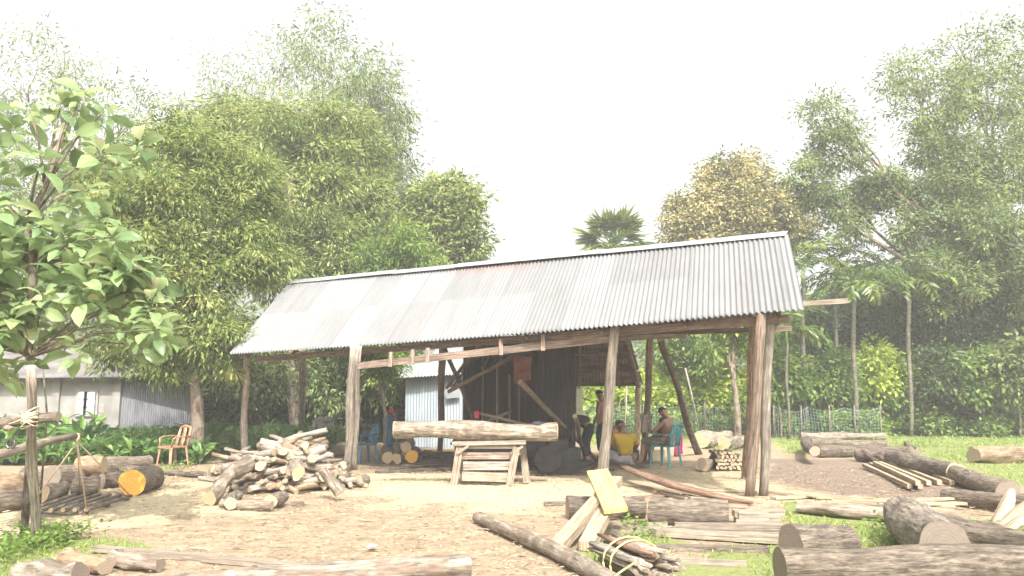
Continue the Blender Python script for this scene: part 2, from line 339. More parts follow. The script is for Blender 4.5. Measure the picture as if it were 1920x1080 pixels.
M['chip'] = leafmat('wood_chip', [(0, (.16, .11, .075)), (.35, (.30, .22, .15)), (.7, (.42, .33, .23)), (1, (.58, .48, .34))], .0, .9)

# ------------------------------------------------------------------ leaf clouds
def mesh_np(name, verts, faces_n, loops, mat, tone=None, parent=None, loc=None, smooth=False):
    me = bpy.data.meshes.new(name)
    verts = np.asarray(verts, dtype=np.float64)
    if parent is not None: o_ = np.array(WL.get(parent.name, tuple(parent.location)))
    elif loc is not None: o_ = np.array(loc)
    else: o_ = np.zeros(3)
    v = (verts-o_).astype(np.float32)
    me.vertices.add(len(v)); me.vertices.foreach_set('co', v.ravel())
    me.loops.add(len(loops)); me.loops.foreach_set('vertex_index', loops.astype(np.int32))
    nf = len(faces_n); starts = np.concatenate([[0], np.cumsum(faces_n)[:-1]]).astype(np.int32)
    me.polygons.add(nf); me.polygons.foreach_set('loop_start', starts); me.polygons.foreach_set('loop_total', faces_n.astype(np.int32))
    me.materials.append(mat); me.update(calc_edges=True); me.validate()
    if tone is not None:
        a = me.attributes.new('tone', 'FLOAT', 'FACE'); a.data.foreach_set('value', tone.astype(np.float32))
    if smooth: me.polygons.foreach_set('use_smooth', np.ones(nf, dtype=bool))
    o = bpy.data.objects.new(name, me); scene.collection.objects.link(o)
    if parent is not None: o.parent = parent; WL[o.name] = tuple(o_)
    else: o.location = o_
    return o
def nrm(a): return a/np.maximum(np.linalg.norm(a, axis=1, keepdims=True), 1e-9)
def leafgeo(P, A, L, Wd, tone, fold=.15, hero=False, curl=.15):
    """P base points, A axis unit vectors, L lengths, Wd widths"""
    N = len(P); L = np.broadcast_to(L, N)[:, None]; Wd = np.broadcast_to(Wd, N)[:, None]
    S = nrm(np.cross(A, np.array([0, 0, 1.0]) + RNG.normal(0, .45, (N, 3)))); U = np.cross(S, A)
    if not hero:
        v = np.stack([P, P+A*L*.45+S*Wd*.5+U*Wd*fold, P+A*L-U*L*curl, P+A*L*.5-S*Wd*.5+U*Wd*fold], 1).reshape(-1, 3)
        return v, np.full(N, 4), np.arange(N*4), tone
    m1 = P+A*L*.3+U*L*.04; m2 = P+A*L*.68-U*L*.02; tip = P+A*L-U*L*curl
    pts = [P, m1+S*Wd*.40+U*Wd*fold, m1, m1-S*Wd*.40+U*Wd*fold, m2+S*Wd*.5+U*Wd*fold, m2, m2-S*Wd*.5+U*Wd*fold, tip,
           P+A*L*.88-U*L*curl*.55+S*Wd*.28+U*Wd*fold*.5, P+A*L*.88-U*L*curl*.55-S*Wd*.28+U*Wd*fold*.5]
    v = np.stack(pts, 1).reshape(-1, 3); b = np.arange(N)[:, None]*10
    fs = [(0, 1, 2), (0, 2, 3), (1, 4, 5, 2), (2, 5, 6, 3), (4, 8, 7, 5), (5, 7, 9, 6)]
    loops = np.concatenate([b+np.array(f) for f in fs], 1).ravel()
    return v, np.tile([len(f) for f in fs], N), loops, np.clip(np.repeat(tone, 6)+np.tile([.07, -.07, .07, -.07, .05, -.09], N)+RNG.normal(0, .03, N*6), 0, 1)  # one half lighter, other darker: fold shading painted into the leaf tone
def randdir(n):
    return nrm(RNG.normal(0, 1, (n, 3)))
def cloud(blobs, clumps, per, cr, L, Wd, droop=.35, shell=.55, spread=.35, sat=1.0, thin=None):
    """blobs: rows of cx,cy,cz,rx,ry,rz -> leaf bases, axes, tones"""
    P, A, T = [], [], []
    ex = []
    for b in blobs:
        if b[3] > .7 and shell > .4:
            for d in randdir(9): q_ = random.uniform(.22, .42)*sat; ex.append((b[0]+d[0]*b[3]*1.02, b[1]+d[1]*b[4], b[2]+d[2]*b[5]*1.02, b[3]*q_, b[4]*q_, b[5]*q_*.8))
    blobs = [(b[0], b[1], b[2], b[3]*.86, b[4]*.88, b[5]*.84) for b in blobs]+ex if ex else blobs
    tot = sum(b[3]*b[5] for b in blobs)
    for b in blobs:
        n = max(6, int(clumps*b[3]*b[5]/tot)); c = np.array(b[:3]); r = np.array(b[3:])
        d = randdir(n); rad = RNG.uniform(shell**3, 1.08, n)**(1/3)
        cc = c + d*rad[:, None]*r*(1+.18*np.sin(d[:, :1]*5+c[0])+.12*np.sin(d[:, 2:]*7+c[1]))
        m = RNG.poisson(per*RNG.uniform(.35, 1.7, n))+2; idx = np.repeat(np.arange(n), m); k = len(idx)
        off = RNG.normal(0, 1, (k, 3))*cr*np.array([1, 1, .7])*(RNG.uniform(.6, 1.35, n)[idx])[:, None]
        ax = nrm(off/cr + d[idx]*.5 + RNG.normal(0, spread, (k, 3)) - np.array([0, 0, droop*2]))
        P.append(cc[idx]+off); A.append(ax)
        tn = np.clip(RNG.normal(.5, .30, n), 0, 1)
        T.append(np.clip(tn[idx]+RNG.normal(0, .10, k), 0, 1))
    P = np.concatenate(P); A = np.concatenate(A); T = np.concatenate(T)
    if thin:  # sparser tops let white sky through, shaping a haze-like fade
        z0_, z1_, kmin = thin; pr = 1-(1-kmin)*np.clip((P[:, 2]-z0_)/(z1_-z0_), 0, 1); q = RNG.uniform(0, 1, len(P)) < pr; P, A, T = P[q], A[q], T[q]
    k = len(P)
    return P, A, L*RNG.uniform(.7, 1.25, k), Wd*RNG.uniform(.7, 1.25, k), T
def B(px, py, rp, D, ry=None, flat=1.0):     # blob from where it stands
    c = W(px, py, D); r = Ypx(rp, D); return (c.x, c.y, c.z, r, r*(ry or .9), r*flat)
def limb_mb(mb, p0, p1, r0, r1, wob=.06, k=7, n=7):
    p0, p1 = V(p0), V(p1); L = (p1-p0).length; pts, rad = [], []
    ph = random.random()*6
    for i in range(k):
        t = i/(k-1); q = p0.lerp(p1, t)+V((math.sin(t*4+ph), math.cos(t*3.3+ph), 0))*wob*L*math.sin(math.pi*t)
        pts.append(q); rad.append(r0+(r1-r0)*t**.8)
    mb.tube(pts, rad, n, rough=.08)
    return pts
def tree(name, label, cat, base, top, r, blobs, mat, clumps, per, cr, L, Wd, group=None, droop=.35, hero=False, bark='trunk', limbs=True, spread=.35, shell=.55, sat=1.0, thin=None):
    t = empty(name, base, label, cat, group)
    mb = MB(); pts = limb_mb(mb, V(base)-V((0, 0, .1)), top, r, r*.45, .03, 9, 10); mb.build('trunk', M[bark], t)
    if limbs:
        for b in blobs:
            a = pts[random.randint(4, 8)]; mb = MB(); limb_mb(mb, a, V(b[:3]), r*.42, r*.08, .08)
            for _ in range(3):
                d = V(b[:3])+V((random.uniform(-1, 1)*b[3], random.uniform(-1, 1)*b[4], random.uniform(-.3, 1)*b[5]))*.75
                limb_mb(mb, V(b[:3]).lerp(a, .2), d, r*.14, r*.03, .08, 5, 5)
            mb.build('limb', M[bark], t)
    P, A, LL, WW, T = cloud(blobs, clumps, per, cr, L, Wd, droop, shell, spread, sat, thin)
    v, fn, lp, tn = leafgeo(P, A, LL, WW, T, hero=hero)
    mesh_np('crown', v, fn, lp, M[mat], tn, t, smooth=hero)
    return t

# ------------------------------------------------------------------ ground
def poly(pts): return np.array([[G(x, y).x, G(x, y).y] for x, y in pts])
def sdf(P, pg):                       # signed distance, positive inside
    x, y = P[:, 0], P[:, 1]; n = len(pg); ins = np.zeros(len(P), bool); d = np.full(len(P), 1e9)
    for i in range(n):
        a, b = pg[i], pg[(i+1) % n]
        c = ((a[1] > y) != (b[1] > y)) & (x < (b[0]-a[0])*(y-a[1])/(b[1]-a[1]+1e-12)+a[0]); ins ^= c
        e = b-a; t = np.clip(((x-a[0])*e[0]+(y-a[1])*e[1])/(e@e+1e-12), 0, 1)
        d = np.minimum(d, np.hypot(x-a[0]-t*e[0], y-a[1]-t*e[1]))
    return np.where(ins, d, -d)
GRASS = [poly([(-200, 1020), (120, 1008), (205, 1003), (240, 1030), (150, 1048), (110, 1075), (60, 1300), (-600, 1300)]),
         poly([(1462, 958), (1500, 938), (1650, 968), (1660, 1005), (1850, 1000), (2100, 960), (2500, 1010), (2300, 1400), (1240, 1400), (1255, 1075), (1300, 1040), (1450, 1010)]),
         poly([(1240, 818), (1450, 815), (1475, 850), (1600, 858), (1760, 882), (1800, 905), (1990, 915), (2600, 900), (3000, 790), (1300, 785), (1235, 800)]),
         poly([(1080, 800), (1240, 795), (1240, 832), (1140, 835), (1080, 830)]),
         poly([(1080, 1015), (1180, 1000), (1260, 1012), (1250, 1060), (1300, 1150), (1190, 1300), (1120, 1100)]),
         poly([(760, 806), (870, 806), (860, 838), (770, 836)]),
         poly([(-400, 868), (300, 872), (345, 868), (400, 862), (560, 850), (600, 822), (600, 790), (-400, 790)])]
SAW = [poly([(640, 905), (720, 885), (1000, 880), (1110, 868), (1320, 872), (1420, 888), (1440, 940), (1300, 960), (1060, 950), (900, 958), (760, 940), (660, 930)]),
       poly([(-100, 975), (60, 935), (260, 925), (400, 900), (420, 960), (300, 985), (120, 1005), (-100, 1015)]),
       poly([(1430, 905), (1560, 925), (1700, 945), (1480, 950)])]
MUD_SHADE = [poly([(1440, 858), (1600, 860), (1700, 885), (1790, 915), (1800, 940), (1560, 925), (1440, 900)]),
       poly([(690, 868), (840, 850), (1020, 850), (1240, 855), (1200, 880), (840, 886), (700, 888)])]  # second patch paints the roof's shade onto the shed floor
def masks(P):
    nz = np.sin(P[:, 0]*3.1+np.sin(P[:, 1]*2.3)*1.5)*.12+np.sin(P[:, 1]*4.7+P[:, 0]*1.9)*.10+np.sin(P[:, 0]*9+P[:, 1]*7)*.05
    g = np.max([sdf(P, q) for q in GRASS], 0)+nz; s = np.max([sdf(P, q) for q in SAW], 0)+nz*3; m = np.max([sdf(P, q) for q in MUD_SHADE], 0)+nz
    far = P[:, 1]-27; g = np.maximum(g, far)
    return g, s, m
def sheet(name, xs, ys, z, dz, mat):
    X, Y = np.meshgrid(xs, ys); P = np.stack([X.ravel(), Y.ravel()], 1)
    H = dz*(np.sin(P[:, 0]*1.3+P[:, 1]*.7)+np.sin(P[:, 1]*1.9-P[:, 0]*.5)*.7+np.sin(P[:, 0]*5.3)*np.sin(P[:, 1]*4.1)*.6) + RNG.normal(0, dz*.35, len(P))
    near = (np.abs(P[:, 0]) < 16) & (P[:, 1] < 32) & (P[:, 1] > -2)
    H = np.where(near, H-dz*1.2, -.03)
    nx, ny = len(xs), len(ys); a = (np.arange(ny-1)[:, None]*nx+np.arange(nx-1)[None, :]).ravel()
    lp = np.stack([a, a+1, a+nx+1, a+nx], 1).ravel()
    o = mesh_np(name, np.column_stack([P, H+z]), np.full(len(a), 4), lp, mat, None, smooth=True)
    g, s, m = masks(P)
    for nm, q, w in (('grass', g, .35), ('saw', s, 1.2), ('mud', m, .7)):
        at = o.data.attributes.new(nm, 'FLOAT', 'POINT'); at.data.foreach_set('value', np.clip(.5+q/w, 0, 1).astype(np.float32))
    return o
def ground_mat():
    m, n, l, b = newmat('yard_ground')
    tc = n.new('ShaderNodeTexCoord')
    def noise(s, d=6, st=(1, 1, 1), rgh=.6):
        mp = n.new('ShaderNodeMapping'); mp.inputs['Scale'].default_value = st; l.new(tc.outputs['Object'], mp.inputs[0])
        x = n.new('ShaderNodeTexNoise'); x.inputs['Scale'].default_value = s; x.inputs['Detail'].default_value = d; x.inputs['Roughness'].default_value = rgh; l.new(mp.outputs[0], x.inputs[0]); return x.outputs[0]
    def mixc(f, a, c):
        x = n.new('ShaderNodeMix'); x.data_type = 'RGBA'; l.new(f, x.inputs[0])
        for s, k in ((a, 6), (c, 7)):
            if isinstance(s, tuple): x.inputs[k].default_value = (*s, 1)
            else: l.new(s, x.inputs[k])
        return x.outputs[2]
    big = noise(.55, 5); fine = noise(16, 8, (1, 1, 1), .75); mid = noise(3.2, 6, (1, 1.6, 1))
    rf = ramp(n, [(.35, (0, 0, 0)), (.65, (1, 1, 1))]); l.new(fine, rf.inputs[0])
    rm = ramp(n, [(.38, (0, 0, 0)), (.62, (1, 1, 1))]); l.new(mid, rm.inputs[0])
    rb = ramp(n, [(.40, (0, 0, 0)), (.60, (1, 1, 1))]); l.new(big, rb.inputs[0])
    dirt = mixc(rf.outputs[0], (.155, .112, .074), (.31, .235, .155)); dirt2 = mixc(rf.outputs[0], (.225, .17, .11), (.40, .32, .21))
    dirt = mixc(rm.outputs[0], dirt, dirt2)
    saw = mixc(rf.outputs[0], (.33, .27, .17), (.48, .405, .265)); 
    mud = mixc(rf.outputs[0], (.12, .09, .068), (.25, .19, .14))  # mud colour, also used for the painted shade under the shed
    grs = mixc(rf.outputs[0], (.13, .14, .05), (.24, .27, .10))
    def fac(name, extra=None, lo=.35, hi=.65, amt=.5):
        at = n.new('ShaderNodeAttribute'); at.attribute_name = name
        a = n.new('ShaderNodeMath'); a.operation = 'MULTIPLY_ADD'; a.inputs[1].default_value = amt; a.inputs[2].default_value = -amt/2; l.new(mid, a.inputs[0])
        c = n.new('ShaderNodeMath'); c.operation = 'ADD'; l.new(at.outputs['Fac'], c.inputs[0]); l.new(a.outputs[0], c.inputs[1])
        r = n.new('ShaderNodeMapRange'); r.inputs[1].default_value = lo; r.inputs[2].default_value = hi; l.new(c.outputs[0], r.inputs[0]); return r.outputs[0]
    col = mixc(fac('saw', lo=.2, hi=.8, amt=.9), dirt, saw)
    col = mixc(fac('mud'), col, mud)
    gf = fac('grass', amt=1.1); col = mixc(gf, col, grs)
    l.new(col, b.inputs['Base Color']); b.inputs['Roughness'].default_value = .95; b.inputs['Specular IOR Level'].default_value = .15
    bp = n.new('ShaderNodeBump'); bp.inputs['Strength'].default_value = .7; bp.inputs['Distance'].default_value = .03
    l.new(fine, bp.inputs['Height']); l.new(bp.outputs[0], b.inputs['Normal'])
    return m
xs = np.concatenate([[-150, -90, -50, -30, -22], np.arange(-16, 16.01, .16), [22, 30, 50, 90, 150]])
ys = np.concatenate([[-60, -20, -5], np.arange(1, 32, .16), [34, 36, 38, 45, 60, 90, 150]])
gr = sheet('ground', xs, ys, 0, .012, ground_mat()); tag(gr, 'packed earth yard strewn with sawdust, turning to grass at the edges', 'ground', kind='structure')

# wood chips and shavings scattered on the yard
def scatter(n, x0, x1, y0, y1, dens=None):
    P = np.column_stack([RNG.uniform(x0, x1, n), y0+(y1-y0)*RNG.uniform(0, 1, n)**1.5]); return P
P = scatter(46000, -9, 8, 5, 18); P = P[np.abs(P[:, 0]) < P[:, 1]*.75]
g, s, m_ = masks(P); keep = (g < .0) & (RNG.uniform(0, 1, len(P)) < .75); P = P[keep]; s = s[keep]
N = len(P); an = RNG.normal(.3, .9, N); A = np.column_stack([np.cos(an), np.sin(an), RNG.normal(0, .12, N)])
T = np.clip(RNG.uniform(0, 1, N)**1.1*.8+np.where(s > 0, .2, 0), 0, 1)
v, fn, lp, tn = leafgeo(np.column_stack([P, RNG.uniform(.0, .02, N)]), nrm(A), np.where(RNG.uniform(0, 1, N) < .05, RNG.uniform(.12, .38, N), RNG.uniform(.02, .085, N)), RNG.uniform(.006, .018, N), T, fold=.1, curl=.05)
tag(mesh_np('wood_chips', v, fn, lp, M['chip'], tn), 'loose shavings and bark chips scattered over the yard', 'wood chips', kind='stuff')

def grass(name, pgs, n, h, w, label, dens_near=True):
    vs_, fn_, lp_, tn_ = [], [], [], []
    Ps = []
    for pg in pgs:
        x0, y0 = pg.min(0); x1, y1 = pg.max(0); x0 = max(x0, -14); x1 = min(x1, 24); y0 = max(y0, 4.6); y1 = min(y1, 36)
        if x1 <= x0 or y1 <= y0: continue
        k = int(n*(x1-x0)*(y1-y0)/ (10 + .35*((y0+y1)/2)**1.6)); Q = np.column_stack([RNG.uniform(x0, x1, k), RNG.uniform(y0, y1, k)])
        Q = Q[sdf(Q, pg)+RNG.normal(0, .12, k) > 0]; Q = Q[np.abs(Q[:, 0]) < Q[:, 1]*.72+.4]; Ps.append(Q)
    P = np.concatenate(Ps); N = len(P)
    # patchiness
    q = np.sin(P[:, 0]*2.3+1)*np.sin(P[:, 1]*1.9)+.5*np.sin(P[:, 0]*6+P[:, 1]*5); P = P[q+RNG.normal(0, .5, N) > -.35]; N = len(P)
    q = np.sin(P[:, 0]*2.3+1)*np.sin(P[:, 1]*1.9)
    A = nrm(np.column_stack([RNG.normal(0, .6, N), RNG.normal(0, .6, N), np.ones(N)]))
    far = 1+np.maximum(0, P[:, 1]-9)*.06
    v, fn, lp, tn = leafgeo(np.column_stack([P, np.full(N, -.02)]), A, h*RNG.uniform(.5, 1.4, N)*(1+.35*q), w*RNG.uniform(.7, 1.4, N)*far, np.clip(RNG.normal(.5, .28, N), 0, 1), curl=.3)
    tag(mesh_np(name, v, fn, lp, M['lf_grass'], tn), label, 'grass', kind='stuff')
grass('grass', GRASS[:6], 9000, .075, .011, 'short green grass growing in patches round the logs')

# leafy weeds low on the ground near the logs
def weeds(name, spots, L, Wd, mat, label, n=60, h=.15):
    P, A, T = [], [], []
    for (x, y, rx, ry) in spots:
        c = G(x, y); a = G(x+rx, y); k = int(n*rx/20); rr = (a-c).length; ry_ = (G(x, y-ry)-c).length
        q = np.column_stack([c.x+RNG.normal(0, rr*.55, k), c.y+RNG.normal(0, ry_*.55, k), RNG.uniform(0, h, k)])
        P.append(q); d = nrm(np.column_stack([RNG.normal(0, 1, k), RNG.normal(0, 1, k), RNG.uniform(-.1, .7, k)])); A.append(d)
        T.append(np.clip(RNG.normal(.5, .2, k), 0, 1))
    P, A, T = map(np.concatenate, (P, A, T)); N = len(P)
    v, fn, lp, tn = leafgeo(P, A, L*RNG.uniform(.6, 1.3, N), Wd*RNG.uniform(.6, 1.3, N), T)
    tag(mesh_np(name, v, fn, lp, M[mat], tn), label, 'weeds', kind='stuff')
weeds('weeds', [(1680, 1000, 30, 10), (1700, 1030, 25, 10), (1830, 1005, 50, 12), (1860, 1020, 40, 10), (1570, 842, 35, 6), (1740, 838, 20, 5), (1360, 845, 40, 6), (1700, 975, 20, 10), (30, 1035, 60, 25), (100, 1020, 40, 15), (70, 1010, 50, 12), (340, 878, 30, 8), (250, 900, 60, 8), (1200, 1000, 25, 10), (560, 850, 40, 6)],
      .07, .045, 'lf_green', 'small leafy weeds growing between the logs', 110)

# ------------------------------------------------------------------ added haze (one even box round everything, to whiten far crowns)
hb = MB(); x0, x1, y0, y1, z0, z1 = -155, 155, -65, 155, -1.2, 44
for z in (z0, z1): hb.add([(x0, y0, z), (x1, y0, z), (x1, y1, z), (x0, y1, z)])
for f in ((3, 2, 1, 0), (4, 5, 6, 7), (0, 1, 5, 4), (1, 2, 6, 5), (2, 3, 7, 6), (3, 0, 4, 7)): hb.face(f, [(0, 0)]*4)
hm = bpy.data.materials.new('pale_haze'); hm.use_nodes = True; hn_ = hm.node_tree.nodes; hl = hm.node_tree.links
hn_.remove(hn_['Principled BSDF']); pv = hn_.new('ShaderNodeVolumePrincipled'); pv.inputs['Color'].default_value = (1, 1, 1, 1); pv.inputs['Density'].default_value = .0022
hl.new(pv.outputs[0], hn_['Material Output'].inputs['Volume'])
tag(hb.build('haze', hm), 'even pale haze added over the yard and trees to whiten the far crowns', 'haze', kind='stuff')
# ------------------------------------------------------------------ the open timber shed
EL, ER, RL, RR = W(430, 663, 18.2), W(1508, 578, 11.6), W(545, 527, 20.6), W(1478, 437, 14.0)
shed = empty('open_shed', (0, 16, 0), 'long open timber shed under a pale corrugated tin roof', 'shed')
mb = MB(); mb.corr(EL, ER, RR, RL, 140, .020, 6, 5, sag=.05, jag=.025); mb.corr(EL-V((0, 0, .012)), ER-V((0, 0, .012)), RR-V((0, 0, .012)), RL-V((0, 0, .012)), 140, .020, 6, 1, sag=.05)
roof = mb.build('roof', M['roof'], shed)
BE = V((.62, 2.5, -1.45))                       # ridge to back eave
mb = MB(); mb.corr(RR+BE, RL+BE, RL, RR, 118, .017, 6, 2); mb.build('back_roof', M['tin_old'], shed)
mb = MB(); nseg = 7
for i in range(nseg):
    a = RL.lerp(RR, i/nseg-.004)+V((0, 0, .03)); b_ = RL.lerp(RR, (i+1)/nseg)+V((0, 0, .034)); z = V((0, 0, random.uniform(-.012, .012)))
    for off0, off1 in ((V((-.1, -.13, -.115)), V((0, 0, 0))), (V((0, 0, 0)), V((.1, .15, -.10)))):
        k = mb.add([a+off0+z, b_+off0+z, b_+off1+z, a+off1+z]); mb.face((k, k+1, k+2, k+3), [(0, 0), (1.5, 0), (1.5, .3), (0, .3)])
mb.build('ridge_cap', M['white_roof'], shed)
eave = (ER-EL).normalized(); inn = V((.22, .75, 0)).normalized()
def post(p0, p1, r0, r1, mat='post', name='post', rough=.14, lean=.02):
    mb = MB(); p0, p1 = V(p0), V(p1); K = 9; pts = []; ph = random.random()*6
    for i in range(K):
        t = i/(K-1); pts.append(p0.lerp(p1, t)+V((math.sin(t*7+ph), math.cos(t*5+ph), 0))*lean*math.sin(math.pi*t))
    mb.tube(pts, [r0+(r1-r0)*i/(K-1) for i in range(K)], 10, rough=rough, m_end=1); return mb.build(name, [M[mat], M['end_pale']], shed)
post(G(458, 868, -.1), W(462, 660, 18.5), .085, .075)
post(G(650, 893, -.1), W(663, 650, 15.9), .082, .075, 'post'); post(G(663, 890, -.1), W(672, 650, 15.9), .062, .07, 'post')
post(G(1127, 918, -.1), W(1154, 606, 13.4), .095, .085)
post(G(1405, 942, -.1), W(1428, 586, 12.0), .078, .078, 'post_red'); post(G(1431, 940, -.1), W(1443, 584, 12.1), .075, .078, 'post'); post(G(1399, 905, -.1), W(1416, 588, 13.4), .085, .09, 'post_red')
post(G(566, 840, -.1), W(567, 655, 22.5), .11, .10, 'post'); post(G(824, 862, -.1), W(831, 645, 18.0), .075, .085, 'beam')
post(G(1208, 870, -.1), W(1220, 615, 16.0), .075, .075, 'beam'); post(G(1312, 858, -.1), W(1238, 636, 16.8), .10, .07, 'bark_dark', 'leaning_prop', .2, .05)
post(G(1195, 838, -.1), W(1197, 716, 20.6), .085, .075, 'post')
post(W(1450, 590, 12.3), W(1455, 600, 15.5), .07, .07, 'beam', 'end_beam')
def tb(p0, p1, w, h, mat='beam', name='roof_beam', **k):
    mb = MB(); mb.beam(p0, p1, w, h, **k); return mb.build(name, M[mat], shed)
tb(EL+V((.5, .35, -.12)), ER+V((-.1, .35, -.12)), .10, .12)                          # front plate
tb(RR+BE+V((.2, -.1, -.08)), RL+BE+V((-.2, -.1, -.08)), .09, .11)                    # back plate
tb(RL+V((0, .02, -.12)), RR+V((0, .02, -.12)), .09, .10, name='ridge_beam')
low0, low1 = W(672, 686, 15.9), W(1152, 634, 13.6)
tb(low0, low1, .06, .135, 'beam', 'low_rail')
tb(low1-V((.1, -.1, 0)), W(1285, 630, 16.2), .06, .09, 'beam', 'low_rail')
for x in (741, 787, 817, 957, 1032):
    t = (x-672)/480; a = low0.lerp(low1, t); tb(a+V((0, -.06, -.09)), a+V((0, -.04, .20)), .075, .04, 'post_red', 'hanger')
tb(W(975, 650, 14.4), W(1240, 605, 14.6), .12, .10, 'beam', 'roof_beam')
for i in range(9):                                                                  # rafters
    t = .03+i*.117; a = EL.lerp(ER, t); c = RL.lerp(RR, t); tb(a+V((.1, .1, -.13)), c+V((0, 0, -.15)), .05, .06, name='rafter')
    tb(c+V((0, 0, -.10)), c+BE+V((0, 0, -.06)), .05, .08, name='rafter')
for q in (.25, .5, .75):
    tb(EL.lerp(RL, q)-V((0, 0, .14)), ER.lerp(RR, q)-V((0, 0, .14)), .05, .04, name='purlin')
# pole sticking out past the right end
tb(W(1440, 574, 15.0), W(1590, 564, 14.6), .05, .09, 'sawn_old', 'projecting_rail')
# diagonal braces
post(W(975, 716, 16.2), G(1122, 866, 0), .055, .05, 'sawn_old', 'brace'); post(W(1078, 780, 16.4), G(1098, 862, 0), .05, .05, 'beam', 'brace')
post(W(832, 650, 17.6), W(895, 800, 18.6), .05, .05, 'bark_dark', 'brace'); post(W(840, 735, 17.8), W(985, 655, 17.6), .045, .045, 'beam', 'brace')

# lean-to behind: dark sheet room and a low roof with gaps
lean = empty('lean_to_room', (1.0, 19.5, 0), 'dark sheet lean-to room under the rear of the shed, with a sagging slatted tin roof', 'lean-to')
LA, LB, LC, LD = W(838, 722, 21.5), W(1206, 720, 20.8), W(1180, 628, 17.2), W(905, 632, 18.2)
def sheetstrip(t0, t1, s0=0.0, s1=1.0, nm='roof_sheet'):
    mb = MB(); A = LA.lerp(LB, t0); B_ = LA.lerp(LB, t1); C = LD.lerp(LC, t1); D = LD.lerp(LC, t0)
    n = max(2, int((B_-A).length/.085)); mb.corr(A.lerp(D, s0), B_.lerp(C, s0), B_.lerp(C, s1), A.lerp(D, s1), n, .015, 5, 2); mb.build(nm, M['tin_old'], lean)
sheetstrip(.62, 1.0)
sheetstrip(.29, .62)
for i in range(9):
    t0 = .0+i*.032; sheetstrip(t0, t0+.013)
for s_ in (.03, .36, .7):
    mb = MB(); mb.beam(LA.lerp(LD, s_)-V((0, 0, .05)), LB.lerp(LC, s_)-V((0, 0, .05)), .07, .07); mb.build('purlin', M['beam'], lean)
for t_ in (0, .12, .3, .68, .88, .98):
    mb = MB(); mb.beam(LA.lerp(LB, t_)-V((0, 0, .07)), LD.lerp(LC, t_)-V((0, 0, .07)), .06, .08); mb.build('rafter', M['beam'], lean)
def wallq(x0, x1, yt0, yt1, yb, D0, D1, mat, name='wall_sheet', waves=None):
    mb = MB(); a, b_ = W(x0, 740, D0), W(x1, 740, D1); a.z = b_.z = 0
    zt0, zt1 = W(x0, yt0, D0).z, W(x1, yt1, D1).z; n = waves or max(3, int((b_-a).length/.09))
    mb.corr(a, b_, b_+V((0, 0, zt1)), a+V((0, 0, zt0)), n, .014, 5, 1); return mb.build(name, M[mat], lean)
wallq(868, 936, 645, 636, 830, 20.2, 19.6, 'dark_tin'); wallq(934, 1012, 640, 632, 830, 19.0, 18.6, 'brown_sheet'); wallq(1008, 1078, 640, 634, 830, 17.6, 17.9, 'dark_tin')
mb = MB()
mb.beam(G(1074, 840), W(1076, 636, 18.0), .16, .05); mb.build('corner_board', M['beam'], lean)
for x, yt, D in ((932, 680, 18.9), (955, 702, 18.8), (973, 720, 18.8), (905, 650, 19.8)):
    mb = MB(); p = W(x, 740, D); mb.beam((p.x, p.y, 0), (p.x, p.y, W(x, yt, D).z), .05, .05, up=(0, 1, 0)); mb.build('stud', M['sawn_old'], lean)
mb = MB(); mb.beam(W(1083, 722, 22.5), G(1086, 822), .28, .04, up=(0, 1, 0)); mb.build('door_board', M['tin_wall'], lean)
# cloths hanging on the dark wall
def cloth(name, x0, x1, y0, y1, D, mat, label, cat, folds=4):
    mb = MB(); nx, ny = 14, 8; a = W(x0, y0, D); w = Ypx(x1-x0, D); h = Ypx(y1-y0, D)
    for j in range(ny+1):
        for i in range(nx+1):
            t = i/nx; q = j/ny
            mb.v.append((a.x+w*t+.02*math.sin(9*t+3*q), a.y+.03*math.sin(t*folds*6.28)*(.3+q)-.03, a.z-h*q*(1+.08*math.sin(5*t))))
    for j in range(ny):
        for i in range(nx):
            k = j*(nx+1)+i; mb.face((k, k+1, k+nx+2, k+nx+1), None, 0, True)
    o = mb.build(name, M[mat]); md = o.modifiers.new('thick', 'SOLIDIFY'); md.thickness = .012
    return tag(o, label, cat)
cloth('hanging_cloth', 962, 996, 668, 716, 17.2, 'red_cloth', 'faded red cloth hanging on the dark wall above the log bench', 'cloth')
cloth('hanging_cloth', 1199, 1222, 776, 808, 15.6, 'plaid', 'dark rag hung on the shed post beside the teal chair', 'cloth', 2)

# ------------------------------------------------------------------ small blue-grey tin hut
hut = empty('tin_hut', (W(815, 740, 25).x, 25.5, 0), 'small pale blue corrugated tin hut with a bright tin roof behind the log bench', 'hut')
a, b_ = W(760, 740, 25), W(900, 740, 24.2); a.z = b_.z = 0; zt = W(800, 706, 25).z
mb = MB(); mb.corr(a, b_, b_+V((0, 0, zt)), a+V((0, 0, zt)), 26, .018, 6, 1); mb.build('front_wall', M['tin_wall'], hut)
bk = V((.35, 3.0, 0)); mb = MB(); mb.corr(a+bk, a, a+V((0, 0, zt)), a+bk+V((0, 0, zt)), 26, .018, 5, 1); mb.build('side_wall', M['tin_wall'], hut)
mb = MB(); mb.corr(b_, b_+bk, b_+bk+V((0, 0, zt)), b_+V((0, 0, zt)), 26, .018, 5, 1); mb.build('side_wall', M['tin_wall'], hut)
e0, e1, r0_, r1_ = W(737, 709, 24.6), W(915, 699, 23.8), W(766, 655, 26.4), W(905, 648, 25.8)
mb = MB(); mb.corr(e0, e1, r1_, r0_, 30, .02, 6, 2); hr = mb.build('roof', M['white_roof'], hut)
mb = MB(); mb.corr(r1_+V((.3, 1.9, -1.0)), r0_+V((.3, 1.9, -1.0)), r0_, r1_, 30, .02, 6, 2); mb.build('back_roof', M['white_roof'], hut)
mb = MB(); mb.beam(W(836, 738, 24.4)+V((0, -.05, 0)), W(862, 736, 24.3)+V((0, -.05, 0)), .02, .30, up=(0, 0, 1)); mb.build('shutter', M['white_roof'], hut)

